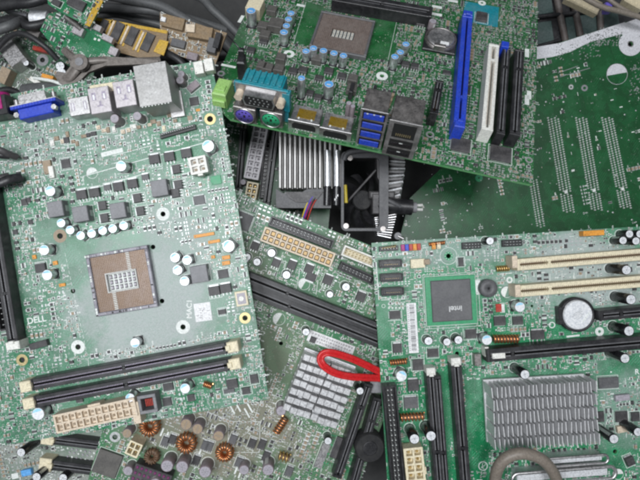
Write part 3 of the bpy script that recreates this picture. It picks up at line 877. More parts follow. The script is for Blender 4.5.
for x,y in((268,66),(279,67),(293,70),(303,69),(281,56),(342,75),(353,77),(263,24),(265,33),(272,8),(329,70),(352,87),(262,64),(317,57)): choke(B,x,y,10,4.5,'ferritedk') if (x*7+y)%3 else mosfet(B,x,y,9,8,0)
for x,y in((406,63),(415,65),(421,22),(319,77),(392,63),(310,92),(318,96),(251,49),(264,40)): mosfet(B,x,y,8,7,0)
chip(B,461,144,19,17,1.6,'xy','chip',0,label='large square chip near the blue slot'); chip(B,501,153,20,19,1.6,'xy','chip',0)
chip(B,455,142,8,8,1.2,'xy') if 0 else None
B.patch(481,14,26,24,MM('teal'),0,.02); chip(B,482,16,11,14,1.5,'xy','chip'); B.circ(482,3,1,3,MM('silk'),.06); chip(B,447,72,8,6,1,'y')
# black plug with wires
def fbp():
    a=MB(); a.cb(0,0,0,14,5,9,MM('blk'),.8); a.cb(0,2.5,14,19,3.5,3.5,MM('blk'),.6); w=MB(); w.tube(smooth_path([(0,2,18),(-4,5,21),(-9,10,22)]),.5,MM('blkshiny'),6); return {'':a,'wire':w}
B.put('plug',None,fbp,243,75,0,10)
# slots
slot(B,(468,12),(460,118),11,11,'blue',name='expansion_slot',latch=(1,1),latchm='blue',cm='vgablue',key=.78,latchlen=5,latchw=.9)
slot(B,(494.5,42),(487.5,127),11,11,'whitep',name='expansion_slot',cm='tan',key=.2)
slot(B,(507,45),(501,131),8,11,'blk',name='expansion_slot',cm='ferrite',key=.25)
slot(B,(520,47),(515,132),10,11,'blk',name='expansion_slot',cm='ferrite',key=.25)
chip(B,505.5,44,7,8,13,'','blue',0,'slot_latch')
slot(B,(440,80),(434,113),8,11,'blkshiny',name='expansion_slot',cm='ferrite',key=.3)
slot(B,(333,-5),(432,12),16,9,'blk',cm='ferrite',key=.5)
def fbt():
    a=MB(); c=MB(); a.cb(0,0,0,2.,23,23,MM('blk'),.5); a.lathe([(11.2,0),(11.2,4.4),(10.2,4.4),(10.2,2)],MM('steeldark'),n=30,cap=False)
    c.lathe([(9.9,2),(9.9,4.2),(9.2,4.7)],MM('steel'),n=30); a.cb(0,-9.8,2,6,8,3,MM('steeldark'),.3); a.cb(3,-6,4.75,5.2,6,3,MM('paper'),.1)
    return {'':a,'coin_battery':c}
B.put('battery_holder',None,fbt,441,38,4,0)
# stacked ports on the lower edge. faces look along -y
def vga_teal():
    a=MB(); s=MB(); n=MB(); d=MB()
    a.box(-16.5,16.5,0,2.,0,25,MM('teal'),.3); a.box(-12.5,12.5,2,13,12,24.5,MM('teal'),.4)
    for i in range(7): a.box(-11.6+i*3.6,-10.2+i*3.6,2.6,12.6,24.5,25.6,MM('teal'),.2)
    a.box(13,17.5,-1,3,10,24,MM('teal'),.2)
    s.box(-15.5,15.5,-.8,0,12.5,24.5,MM('steel'))
    s.prism([(-8.7,14.2),(8.7,14.2),(10,18.7),(9,22.8),(-9,22.8),(-10,18.7)],0,5.5,MM('steel'),M=T(0,-.8,0)@Matrix.Rotation(math.pi/2,4,'X'))
    s.prism([(-7.9,15),(7.9,15),(9,18.6),(8,22),(-8,22),(-9,18.6)],5.5,5.55,MM('hole'),M=T(0,-.8,0)@Matrix.Rotation(math.pi/2,4,'X'))
    for r_ in range(3):
        for c_ in range(5): d.cb(-5.5+c_*2.7+(r_==1)*.8,-6.4,16.1+r_*2.1,16.9+r_*2.1,.8,.1,MM('solder'))
    for x in(-12.8,12.8): n.lathe([(2.6,0),(2.6,5)],MM('beige'),n=6,M=T(x,-.8,18.5)@Matrix.Rotation(math.pi/2,4,'X'))
    return {'':a,'metal_shell':s,'screw_nut':n,'pin_holes':d}
B.put('serial_port',None,vga_teal,263,117,0,0)
def ps2(colr):
    def fn():
        a=MB(); b_=MB(); a.box(-7,7,-1,12,0,12,MM('steeldark'),.4); R=Matrix.Rotation(math.pi/2,4,'X')
        b_.lathe([(5.6,0),(5.6,.8),(0.1,.9)],MM(colr),n=22,M=T(0,-1,6)@R)
        b_.lathe([(6.3,0),(6.3,1.2),(5.7,1.2),(5.7,.2)],MM('steel'),n=22,M=T(0,-1,6)@R,cap=False)
        for q in(20,70,110,160,230,310): b_.cyl(3.3*math.cos(math.radians(q)),3.3*math.sin(math.radians(q)),.9,1.,.55,MM('hole'),8,M=T(0,-1,6)@R)
        b_.cb(0,0,.9,1.,1.4,2.2,MM('hole'),M=T(0,-1,6)@R)
        return {'':a,'socket_ring':b_}
    return fn
B.put('keyboard_port',None,ps2('ps2purple'),246,121,0,0,label='round purple port')
B.put('mouse_port',None,ps2('ps2green'),272,125,0,0,label='round green port')
def limeblk():
    a=MB(); a.box(-4.5,4.5,-1,13,0,11,MM('lime'),.8); a.box(-4,4,-3,-1,2,7,MM('lime'),.5); a.cb(0,4,11,12,6,5,MM('lime'),.3); return {'':a}
B.put('port_block',None,limeblk,221,106,0,0,label='lime green connector block at the board corner')
def fdp():
    a=MB(); s=MB(); a.box(-9,9,0,13,0,7,MM('steel'),.3); a.box(-9.8,9.8,-1,0,-.6,8,MM('steel'),.2)
    s.prism([(-7.4,1.2),(7.4,1.2),(7.4,4.6),(6,6.2),(-6,6.2),(-7.4,4.6)],0,.1,MM('hole'),M=T(0,-1,0)@Matrix.Rotation(math.pi/2,4,'X'))
    s.cb(0,6.5,7,7.15,11,7.5,MM('goldtape'))
    for x in(-4,4): s.cb(x,2.2,7.02,7.5,1.,1.,MM('silk'))
    for i in range(6): s.cb(-5+i*2,-1.15,.3,.9,.7,.1,MM('silk'))
    return {'':a,'gold_window':s}
mat('goldtape',(.30,.19,.015),.35,.5,dust=.2)
B.put('display_port',None,fdp,304,130,0,0); B.put('display_port',None,fdp,335,138,0,0)
def fusb4():
    a=MB(); a.box(-7.2,7.2,0,17,0,30,MM('steeldark'),.3); a.box(-7.9,7.9,-.6,0,.2,30.4,MM('steel'),.1); t=MB()
    for i in range(4):
        z=.9+i*7.4; t.box(-6.6,6.6,-.7,-.6,z,z+6.3,MM('hole')); t.box(-5.8,5.8,-1.4,-.7,z+.9,z+5,MM('blue'),.2)
        for x in(-3.8,0,3.8): t.cb(x,-1.45,z+4.6,z+5.4,1.,.12,MM('silk')) if i==3 else None
    return {'':a,'port_tongue':t}
B.put('usb_port',None,fusb4,368,146,0,0,label='tall stack of four blue usb ports')
def frj():
    a=MB(); a.box(-8.8,8.8,0,20,0,29,MM('steeldark'),.3); a.box(-9.4,9.4,-.6,0,.1,29.4,MM('steel'),.1); t=MB()
    t.box(-6.6,6.6,-.7,-.6,16.5,27.5,MM('hole'))
    for i in range(8): t.cb(-4+i*1.15,-.75,18,20.,.5,.1,MM('brass'))
    for i in range(2):
        z=1.2+i*7.5; t.box(-6.9,6.9,-.7,-.6,z,z+6,MM('hole')); t.box(-6,6,-.9,-.7,z+1.6,z+3.6,MM('blkshiny'),.1); t.cb(0,-.92,z+3.4,z+4,2,.1,MM('silk'))
    return {'':a,'port_opening':t}
B.put('network_port',None,frj,397,156,0,0,label='network port over two black usb ports')
chip(B,374,92,3,22,5,'','blk') ; chip(B,352,87,4,14,7,'','blk',0,'plug_header'); 
# capacitor row between shells
for x,y in((392,95),(390,100),(388,105)): B.put('ceramic_part',('cer',),lambda:{'':MB().cyl(0,0,0,2.6,1.6,MM('tan'),10)},x,y,2,0)
scatter(B,3600,seed=5,big=60,scale=1.15,silk=.95,sm='silkshade',sm2='silkgrey')  # greyer print here, shade of the tilt painted into the silkscreen colour
B.finish()
# ================================================================== RIGHT BOARD
Cb=Board('motherboard',500,350,340,3.4)
pc=pcb('pcb_right',(.004,.195,.068),(.02,.32,.13),(.42,.46,.46),dust=.42,dlo=.42,dhi=.72,rough=.30,spots=[spot(Cb,590,272,70,30,1.),spot(Cb,470,250,70,12,.6),spot(Cb,620,410,30,30,.5)])
tag(Cb.root,'bright green motherboard at lower right with two cream slots and a round coin cell','circuit board',GRP)
hole(Cb,448.5,256,1.6,3.,'greenpad',True); Cb.circ(448.5,256,5.6,5.9)
for q in((457,353.5,1.4,2.2),(615,451.5,1.5,2.4)): hole(Cb,*q,'greenpad')
for q in((532,306,.9),(542,305.5,.9)): Cb.holes.append(q)
Cb.sheet([(371.5,243),(640,226.5),(700,222),(712,520),(390,520)],pc,Cb.holes,edge=edg)
Cb.markpoly([(438,372),(447,372),(452,480),(446,480)]); Cb.markpoly([(466,380),(486,380),(488,470),(470,470)])
Cb.markpoly([(378,300),(386,300),(392,350),(380,350)])
Cb.markpoly([(603,440),(632,436),(632,470),(600,470)]); Cb.markpoly([(596,362),(640,358),(640,374),(602,376)])
def fich():
    a=MB(); c=MB(); t=MB(); a.cb(0,0,.5,1.2,34,33,MM('greenpad'),.1)
    c.cb(0,0,1.2,2.4,27,28,MM('chipgrey'),.5)
    return {'':a,'chip_top':c}
mat('greensub',(.02,.20,.08),.4)
ich=Cb.put('integrated_circuit',None,fich,451.5,300.5,2,0,label='large square chip printed with upside down lettering')
for r_ in range(3):
    rg=random.Random(r_)
    pass
Cb.text('intel',455.5,308.5,5.2,180,MM('solder'),2.4,2.4,ich)
for i,(tx,w_) in enumerate((('82801',292),('SL8FX',298))): pass
Cb.patch(468.5,277,4,1.6,MM('cream'),50)
for x in range(0): pass
# sata
def fsata():
    a=MB(); s=MB(); a.prism([(-7.5,-2.6),(6,-2.6),(7.5,-1.2),(7.5,1.2),(6,2.6),(-7.5,2.6)],0,7,MM('blk'))
    for q in((-7.5,7.2,1.8,2.7),(-7.5,7.2,-2.7,-1.8),(-7.7,-6.6,-1.8,1.8),(6.6,7.5,-1.6,1.6)): a.box(*q,7,8.6,MM('blk'),.2)
    s.cb(0,-.2,7,8.2,10.5,.8,MM('blk')); s.cb(-4.6,.5,7,8.2,1,1.2,MM('blk'))
    for i in range(7): s.cb(-4+i*1.35,-.68,7,8.1,.5,.12,MM('gold'))
    return {'':a,'tongue':s}
for x,y in((391,263.5),(392,277.5),(393,291.5)): Cb.put('data_port',('sata',),fsata,x,y,8,0)
# front pins, coloured
for i,(x,m) in enumerate(((403,'magenta'),(407,'blue'),(411,'redp'),(415,'orange'),(419,'redp'),(434,'orange'),(439,'cream'))):
    chip(Cb,x,248-(x-400)*.06,4,7,2.4,'',m,0,'pin_cap')
header(Cb,(379,249),(398,248),5,6,'blk',cols=6,rows=1,shroud=False,name='pin_header')
rodcoil(Cb,389,247.5,14,4,4,'brass',8)
header(Cb,(462,246),(481,245),7,8,'blk',cols=6,rows=2,shroud=False,name='pin_header')
header(Cb,(502,243.5),(522,242.5),7,8,'blk',cols=6,rows=2,shroud=False,name='pin_header')
rodcoil(Cb,437,243.5,16,4,3,'copper',9)
chip(Cb,418,263.5,14,9,4,'','cream',0,'speaker_plug'); chip(Cb,427,262,6,5,5,'','tan',0,'plug_pin')
for x,y,d in((490,241,8),): cap(Cb,x,y,d,10,'black')
for x,y in((623,240.5),(629.5,234),(636,241),(640,234)): cap(Cb,x,y,8,11,'black')
chip(Cb,594,233,21,5,6,'','orange',0,'jumper_block')
for p0,p1,n in(((517,265),(672,252),1),((518,291.5),(672,279),2)):
    slot(Cb,p0,p1,11.5,11,'cream',name='expansion_slot',cm='tan',key=.21,pitch=1.27,ends=(1,1))
chip(Cb,515,262,5,12,12,'','beige',0,'slot_end'); chip(Cb,518,291,5,12,12,'','beige',0,'slot_end')
for x,y,d,h in((626.5,270,10,19),(631,299.5,11,18),(629,331,11,18),(625,358.5,10,18),(525,374.5,10,18),(614,439,10,18),(638,432,9,16),(428.5,341,9,7),(447,342,8,7),(458.5,340,9,8),(431,436,11,18),(414.5,439,11,18)):
    cap(Cb,x,y,d,h,'black')
for x,y in((520,307,),(487,340)): cap(Cb,x,y,11,9,'poly',rot=10)
cap(Cb,401.5,376,12,8,'poly',rot=-30)
def fbz():
    a=MB(); a.lathe([(6,0),(6.1,5),(5.6,6.2),(1.,6.2),(1.,4.6)],MM('chipgrey'),n=26,mtop=MM('hole')); return {'':a}
Cb.put('buzzer',None,fbz,489,288.5,6,0)
def fbat():
    a=MB(); c=MB(); a.lathe([(11.6,0),(11.6,5.5),(10.3,5.5),(10.3,2)],MM('blk'),n=32); a.box(-12.6,-8,-6,6,0,5.6,MM('blk'),.4)
    c.lathe([(9.95,2),(9.95,5.6),(9.3,6.3)],MM('alutop'),n=32)
    for q in range(5): c.cb(0,-2+q,6.3,6.35,4+(q*3)%5,.3,MM('solder'),M=T(0,0,0,25))
    c.cb(2,-5,6.3,6.7,8,.8,MM('silk'),M=T(0,0,0,50))
    return {'':a,'coin_battery':c}
Cb.put('battery_holder',None,fbat,578,315,6,0)
Cb.patch(496,304.5,5,.1,MM('silk')); 
for x,y in((488.5,255),): Cb.text('♥',x,y,1,0) if 0 else None
Cb.half(506.5,292,4,math.radians(70)); Cb.circ(509.5,280,1,2.2); Cb.circ(552,325,1.5,2.2)
rodcoil(Cb,503,268.5,13,6,0,'gold',6)
rodcoil(Cb,506,339,25,9,-3,'coppernew',8); rodcoil(Cb,412.5,417,24,9,0,'coppernew',7)
rodcoil(Cb,398.5,362,17,6,2,'copper',7)
chip(Cb,500,321,12,9,1.5,'y','chip'); chip(Cb,518,320.5,10,8,1.5,'y'); chip(Cb,499,308,6,8,1.,'','redp') ; chip(Cb,503,308,3,8,1.1,'','silk')
mosfet(Cb,538,335,13,9,0,2); chip(Cb,471,334,11,9,1.2,'xy','chip'); chip(Cb,433,353,11,8,1.2,'y','chip')
chip(Cb,395,315,11,8,1.2,'xy','chip'); mosfet(Cb,397.5,348.5,9,9,0); chip(Cb,418,365,10,11,1.2,'x','chip'); mosfet(Cb,413.5,385.5,11,11,0,2.3); mosfet(Cb,411,403,14,11,0,1.6,'chipgrey')
chip(Cb,461,262,5,9,1,'x','chip'); chip(Cb,478,287,5,14,1,'','silk',0,'filter_part')
chip(Cb,609,383,20,10,1.6,'y','chipgrey'); chip(Cb,622,417,12,10,1.6,'xy','chip'); chip(Cb,636,417,8,9,1.6,'x','chip'); chip(Cb,601,417,7,10,1.6,'x'); chip(Cb,623,398,14,6,3,'','lilac',3,'filter_part')
chip(Cb,478,360,7,12,5,'','steeldark'); chip(Cb,487,352,4,10,8,'','whitep',0,'plug_header')
mosfet(Cb,631,462,8,8,20,3); chip(Cb,625,429,15,7,2.5,'','beige',6)
# bar code sticker
def fbar():
    a=MB(); i=MB(); a.cb(0,0,0,.15,6.6,34,MM('paper')); rng=random.Random(8); y=-15.5
    while y<15.5:
        t=rng.choice([.25,.4,.6]); i.box(-1.4,1.9,y,y+t,.15,.18,MM('ink')); y+=t+rng.choice([.3,.45,.7])
    for k in range(22): i.cb(-2.4,-15+k*1.4,.15,.18,.9,.7,MM('inkgrey'))
    return {'':a,'bar_code':i}
Cb.put('sticker',None,fbar,412.5,328,0,0)
Cb.line((381,300),(405,299),.4); Cb.line((376,262),(379,300),.6); Cb.circ(383.5,306,1.,1.3)
for i in range(5):
    for j in range(2): Cb.circ(389+i*3.5,304+j*4,.2,.7,mark=False)
Cb.rect(451.5,300.5,38,37,.25); Cb.patch(487,279.5,.1,.1,MM('silk')); Cb.patch(611,372,1,1,MM('silk')); Cb.patch(573,336,9,1.2,MM('silk'),3)
Cb.text('R',637,372,5,0); Cb.circ(599.5,331.5,1,3); Cb.circ(483,466,2.6,3.2); Cb.text('PC',483.5,466,3,70)
Cb.line((500,274),(512,273),.5)
for i in range(9): Cb.line((514+i*12,276-i*.7),(514+i*12,283-i*.7),.35)
Cb.half(618,474,3.8,0)
# black long slot below battery, small slot at the right edge, vertical slots
slot(Cb,(487,356),(672,340),13,11,'blk',name='expansion_slot',cm='ferrite',key=.14,label='long black expansion slot under the coin cell')
chip(Cb,499,356,13,5,11.3,'','whitep',0,'slot_insert')
slot(Cb,(600,316),(672,309),10,11,'blk',name='expansion_slot',cm='ferrite',key=.3)
slot(Cb,(431,374),(441,500),10,9,'blk',latch=(1,0),latchm='whitep',key=.62,latchlen=5,latchw=.9,cm='ferrite')
slot(Cb,(456,364),(467,500),11,9,'blk',latch=(1,0),latchm='whitep',key=.62,latchlen=5,latchw=.9,cm='ferrite')
slot(Cb,(437.5,376),(447,500),7,9.5,'blk',key=.62,cm='ferrite')
header(Cb,(389.5,386),(399,492),14,9,'blk',cols=20,rows=2,pinm='silk',label='tall black drive header along the board edge')
power(Cb,(413,449),(418,496),2,6,11,'cream',tabside=1,wpx=17,floor=.6,pw_=.3)
# heatsink
def fhs():
    a=MB(); f=MB(); w,l=68,42; rh=random.Random(9)
    a.cb(0,0,2,4.2,w,l,MM('alufin2'),.2); a.cb(0,0,0,2,38,38,MM('chip'))
    n=24
    for i in range(n):
        x=-w/2+.8+i*(w-1.6)/(n-1)
        for j in range(5):
            y0=-l/2+j*(l/5)+.8; e=rh.uniform(-.35,.35); f.box(x-.3+e,x+.3+e,y0,y0+l/5-1.3+rh.uniform(-.4,.3),4.2,20+rh.uniform(-.7,.3),MM('alufin2'),.12,M=T(x,y0,0,rh.uniform(-4,4))@T(-x,-y0))
    return {'':a,'fins':f}
hs=Cb.put('heatsink',None,fhs,533,406,0,0)
# long silver connector frames at the lower edge
def fcl(L,w,r):
    def fn():
        a=MB(); P=[]
        for i in range(13):
            q=-math.pi/2+math.pi*i/12; P.append((L/2+w/2*math.cos(q),w/2*math.sin(q),12))
        for i in range(13):
            q=math.pi/2+math.pi*i/12; P.append((-L/2+w/2*math.cos(q),w/2*math.sin(q),12))
        a.tube(P+[P[0],P[1]],r,MM('steel'),8); a.cb(0,0,0,10,L,w*.7,MM('alufin'),.5)
        return {'':a}
    return fn
Cb.put('metal_clip',None,fcl(38,5.5,.9),575,461,12,1,label='silver wire clip loop under the heatsink',occ=False); Cb.put('crystal_can',None,fcl(60,8,1.2),564,476,12,1,occ=False)
Cb.patch(566,457,22,3,MM('lilac'),0)
scatter(Cb,3000,seed=21,big=60,scale=1.05,silk=.95)
Cb.finish()

# ================================================================== MIDDLE BOARD
D=Board('motherboard',300,330,349,-21.5,fx=-.07,fy=.0)
pd=pcb('pcb_mid',(.016,.17,.06),(.05,.26,.12),(.245,.215,.17),dust=.7,dlo=.44,dhi=.64,rough=.4,spots=[spot(D,215,418,78,48,1.),spot(D,268,362,34,40,.6)])
tag(D.root,'brown dusted green motherboard in the middle with a gold pinned connector and copper coils','circuit board',GRP)
hole(D,115,437,1.8,3.6,'solder'); D.holes.append((281,343.5,1.4)); hole(D,182,494,1.5,3)
D.sheet([(215,178),(256,200),(372,246),(400,257),(430,300),(345,520),(110,520),(88,480),(104,425),(120,380),(170,300)],pd,D.holes,edge=edg)
D.markpoly([(262,335),(290,350),(280,372),(266,366)]); D.markpoly([(170,380),(240,380),(250,396),(215,403),(170,400)])
D.markpoly([(300,310),(320,316),(318,326),(296,318)])
D.half(304,284,4.2,math.radians(80)); D.half(279,319,4.4,math.radians(80))
power(D,(263.5,233.8),(332.5,260.2),2,12,11,'beige',tabside=0,wpx=13.5,floor=.4,pw_=.6,pinm='goldwell')
header(D,(270,220.5),(333,245),10,8.5,'blk',cols=17,rows=2)
header(D,(343,250),(375,263),11,8.5,'whitep',cols=8,rows=2,fill='cream',pinm='brass',label='white shrouded header')
header(D,(340,265.5),(374,281),9,8,'blk',cols=9,rows=2)
slot(D,(246,277),(385,332),12,9,'blk',key=.3,cm='ferrite'); slot(D,(248,290),(386,345),12,9,'blk',key=.3,cm='ferrite')
slot(D,(247,283.5),(385,338.5),4,8.5,'chip',key=.3,cm='blkshiny')
for x,y,d,h in((271.5,253,9,8),(257,262,8,6),(247,257,8,6),(286.5,275,9,10),(346,287,9,9),(330,294.5,7,6),(306,332,8,8),(360,391,8,14),(299,400,9,11),(316,411,9,11),(328,441,8,9)): cap(D,x,y,d,h,'black')
for x,y in((327,442),): pass
def qfp(x,y,w,rot=0,lab=None): chip(D,x,y,w,w,1.6,'xy','chipgrey',rot,label=lab)
qfp(243,221,17,0,'square controller chip near the board edge')
for x,y,w in((255,246,8),(276,263,8),(292,265,9),(309,269,9),(328,280,9),(361,297,9),(313,340,6),(363,261,7)): mosfet(D,x,y,w,w,0,2)
mosfet(D,311,277,10,8,180,2.2); D.patch(317,275,1.2,8,MM('silk'))
for a_,b_ in (((286,262),(282,280)),((300,270),(296,290)),((318,280),(316,295))): D.line(a_,b_,.35)
# white label with faint print
def flb():
    a=MB(); i=MB(); a.cb(0,0,0,.15,34,8,MM('paper')); rng=random.Random(3)
    for r_ in range(3):
        x=-15
        while x<15: w=rng.uniform(.6,1.8); i.box(x,x+w,-2.8+r_*2.2,-1.5+r_*2.2,.15,.18,MM('inkgrey')); x+=w+.6
    return {'':a,'print':i}
D.put('sticker',None,flb,331,343.5,0,0)
# heatsink
def fh2():
    a=MB(); f=MB(); w,l=38,42
    a.cb(0,0,2,4,w,l,MM('alufin')); a.cb(0,0,0,2,30,30,MM('chip')); a.cb(0,0,4,6,w-2,l-2,MM('steel'))
    for i in range(7):
        y0=-l/2+i*(l/7)+.3
        for j in range(8):
            x0=-w/2+j*(w/8)+.15+(.7 if j>3 else -.7)*.5
            f.box(x0,x0+w/8-.16,y0+(i%2)*.2,y0+l/7-1.7,4,15+((j*7+i*3)%4)*.7,MM('alufin3'),.3)
    f.box(-w/2-.5,w/2+.5,-.4,.4,4,6,MM('steeldark'))
    return {'':a,'fins':f}
D.put('heatsink',None,fh2,320,388,10,0)
# lower right vertical slots
slot(D,(369,384),(337,478),9,10,'blk',name='expansion_slot',cm='ferrite',key=.25); slot(D,(378,398),(352,490),9,10,'blk',name='expansion_slot',cm='ferrite',key=.25)
def fbig():
    a=MB(); c=MB(); a.lathe([(10.,0),(10.2,1.5),(10.2,12),(9.4,13)],MM('hubm'),n=30); c.lathe([(5,13),(5,13.4),(4.6,13.5)],MM('blk'),n=24); return {'':a,'can_top':c}
D.put('large_capacitor',None,fbig,371,451,17,0)
chip(D,337,448,7,22,1.6,'x','chip',0); chip(D,322,456,8,26,1.6,'','steel')
# zig-zag silver traces beside the slot
for i in range(8): D.line((341-i*3.2,398+i*9),(352-i*3.2,401+i*9),.7,MM('greenpad'))
# coils and capacitors of the power stage
for x,y in((148.5,428),(185.5,445),(224,454.5)): toroid(D,x,y,22 if x<200 else 20,'copper' if x<220 else 'coppernew',7,16)
toroid(D,151,458,17,'brown',6,14)
for x,y,d,h in((186,424.5,12,11),(197.5,429,11,11),(218.5,436,11,11),(127,433.5,10,9)): cap(D,x,y,d,h,'dusty')
for x,y,d,h in((167,466,13,12),(182,467,13,12),(205,472,13,12),(268,470,12,12),(128,471,10,9),(281,411,10,11),(244,470,10,9),(155,484,12,12)): cap(D,x,y,d,h,'purple')
power(D,(128.2,447),(139,451.6),2,2,11,'cream',tabside=0,wpx=13)
rodcoil(D,281,425,17,9,78,'coppernew',6); rodcoil(D,284,457,11,10,0,'gold',3)
for x,y in((165,442),(172,440),(205,446),(209,447),(239,463),(243,466),(233,440),(252,444),(266,457),(196,461),(262,445),(289,472)): mosfet(D,x,y,7,9,0,2,'chipgrey' if x%2 else 'chip')
for x,y in((162,432),(167,436),(200,452),(236,470),(240,474)): D.patch(x,y,1.2,6,MM('silk'))
for x,y,r_ in((232,409,50),(238,407,50),(250,408,50),(247,413,50)): D.patch(x,y,1.1,7.5,MM('silk'),r_)
D.line((207,412),(228,420),.8,MM('solder'))
chip(D,107,464,24,24,2.2,'','tan' if 0 else 'ferritedk',0,label='square brown dusty chip'); 
def fpm():
    a=MB(); p=MB(); a.cb(0,0,0,9,26,12,MM('chip'),.4)
    for i in range(8):
        for j in range(3): p.cb(-11+i*3.1,-4+j*4,9,9.6,1.6,1.8,mat('plum',(.16,.02,.11),.5,dust=.4,dcol=(.2,.14,.18)),.2)
    return {'':a,'pin_caps':p}
D.put('parallel_port',None,fpm,151,478,9,0)
D.rect(244,437,22,22,.3,20); D.line((232,445),(250,430),.2)
scatter(D,3100,seed=31,big=60,scale=1.15,silk=.75,view=(60,170,430,520))
D.finish()

# ================================================================== LOWER LEFT BOARD
pf=pcb('pcb_low',(.03,.12,.06),(.05,.2,.1),(.36,.36,.34),dust=.85,dlo=.30,dhi=.55,rough=.4)
E=Board('motherboard',50,455,372,12,fx=0,fy=0)
tag(E.root,'grey dusty motherboard under the bottom left corner with two cream latched black memory slots','circuit board',GRP)
E.sheet([(-40,440),(10,400),(130,390),(160,520),(-40,520)],pf,[],edge=edg)
slot(E,(52,440),(150,452),9,8,'blk',latch=(1,0),latchm='cream',key=.5,cm='ferrite',latchlen=9,latchw=1.1)
slot(E,(50,465),(150,478),10,8,'blk',latch=(1,0),latchm='cream',key=.5,cm='ferrite',latchlen=9,latchw=1.3)
cap(E,21,452.5,9,19,'black'); cap(E,36.5,477,9,19,'black'); cap(E,63,478,9,14,'black')
for i in range(9):
    for j in range(4): E.silk.cyl(*E.loc(68+i*4.4+(j%2)*2,448+j*4+i*.8),.05,.6,.7,MM('lilac' if (i+j)%3 else 'silk'),8)
E.markpoly([(64,442),(110,448),(108,468),(62,462)])
chip(E,26,473,10,6,3,'','bluetop',0,'switch_block'); E.patch(15,476,5,4,MM('silk'))
scatter(E,900,seed=41,big=30,scale=1.1,view=(-20,420,150,500)); E.finish()

# ================================================================== DARK BOARD, SOLDER SIDE UP
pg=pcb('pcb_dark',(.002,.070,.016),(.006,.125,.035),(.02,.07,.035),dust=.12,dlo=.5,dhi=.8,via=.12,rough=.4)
G=Board('motherboard',560,160,400,12)
tag(G.root,'dark green board behind on the right, with columns of pin ends and a pale edge','circuit board',GRP)
mat('whiteedge',(.62,.62,.65),.5,.1,dust=.35,dcol=(.35,.33,.34))
hole(G,630.5,44,1.9,2.6,'steel'); 
G.sheet([(452,158),(505,70),(536,50),(625,22),(645,20),(700,8),(720,260),(700,330),(384,300),(410,198)],pg,G.holes,edge=edg)
# pale bare edge, tab and half disc
def poly(b,pts,m,t=.06):
    b.silk.prism([b.loc(*p) for p in pts],0,t,m); b.markpoly(pts)
G_w=MM('whiteedge')
poly(G,[(530,48),(560,43),(625,22),(622,34),(590,42),(570,52),(552,57),(530,60)],G_w)
x,y=G.loc(630.5,44); G.silk.ring(x,y,.0,2.62,9.5,G_w,28,.08)
poly(G,[(622,24),(650,14),(650,34),(640,36),(622,35)],G_w,.1)
G.half(617,74,8.5,math.radians(-2),G_w)
rngG=random.Random(6)
G_pins=MB(); mat('pinsolder',(.8,.8,.8),.4,.3,dust=.2)
for (x0,y0),(x1,y1),rows in(((553,118),(569,213),3),((581,118),(597,211),3),((607,118),(626,209),3),((533,180),(541,228),2)):
    n=int(math.hypot(x1-x0,y1-y0)/2.3)
    for i in range(n):
        for r_ in range(rows+1):
            t=i/n
            if .76<t<.80 and rows==3: continue
            px_=x0+(x1-x0)*t+(r_-(rows)/2)*3.4; py_=y0+(y1-y0)*t+(r_%2)*1.2
            q=G.loc(px_,py_); G_pins.lathe([(.74,0),(.66,.3),(.3,1.1)],MM('pinsolder'),q[0],q[1],6)
    G.mark(*G.loc((x0+x1)/2,(y0+y1)/2),7,45,0)
    if rows==3:
        q=G.loc(x0+(x1-x0)*.78,y0+(y1-y0)*.78); G_pins.cb(q[0],q[1],0,1.6,2.4,2.4,MM('silk'),.4)
for (x0,x1,y0,y1,n) in((596,622,28,46,90),(555,600,44,60,70),(630,642,65,95,60),(585,605,34,46,60)):
    for i in range(n):
        q=G.loc(rngG.uniform(x0,x1),rngG.uniform(y0,y1)); G_pins.lathe([(.55,0),(.45,.3),(.15,.8)],MM('solder'),q[0],q[1],6)
for i in range(140):
    q=G.loc(rngG.uniform(400,645),rngG.uniform(70,235)); G_pins.lathe([(rngG.uniform(.3,.8),0),(.3,.25)],MM('solder'),q[0],q[1],6)
o=link('solder_pins',G_pins.mesh('solder_pins'),G.root); o['kind']='stuff'
G.circ(584.5,88,1.2,2.6,MM('ferrite')); G.circ(571,87,.8,2,MM('solder')); G.circ(479,178,.8,3,MM('greenpad'))
for x,y in((573,170),(573,171),(578,68),(566,75),(612,100),(621,107),(600,131),(633,132)): G.patch(x,y,2.4,.7,MM('silk'))
for a_,b_ in(((558,73),(578,66)),((560,77),(590,68))): G.line(a_,b_,.5,MM('ferrite'))
poly(G,[(603,85),(625,80),(636,160),(620,170),(606,120)],mat('greenlight',(.01,.16,.05),.3,dust=.1)) if 0 else None
scatter(G,110,seed=51,big=20,view=(390,60,660,240),silk=.6); G.finish()

# ================================================================== BOARD UNDER THE COOLER
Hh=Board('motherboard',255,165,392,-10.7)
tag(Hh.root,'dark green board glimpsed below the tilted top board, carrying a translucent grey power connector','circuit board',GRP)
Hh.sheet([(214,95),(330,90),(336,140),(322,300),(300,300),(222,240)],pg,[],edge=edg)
mat('greyclear',(.62,.60,.63),.35,dust=.1); power(Hh,(261,126),(251,178),2,9,14,'greyclear',tabside=0,wpx=13,pinm='ferrite',floor=.7,pw_=.3)
power(Hh,(253,183),(250,199),2,3,12,'cream',tabside=0,wpx=10)
slot(Hh,(276,128),(266,205),7,9,'blk',cm='ferrite'); 
header(Hh,(268,140),(262,198),6,7,'blk',cols=14,rows=2)
slot(Hh,(243,128),(238,190),6,8,'blk',cm='ferrite')
cap(Hh,243,182,6,10,'purple')
scatter(Hh,200,seed=61,big=20,view=(214,110,300,230)); Hh.finish()
# ================================================================== LOOSE THINGS
def frame(name,px,py,depth,ang,axes=None): return Board(name,px,py,depth,ang,axes=axes)
def partmesh(root,name,mb,label=None):
    o=link(name,mb.mesh(name),root)
    if label: o['label']=label
    return o
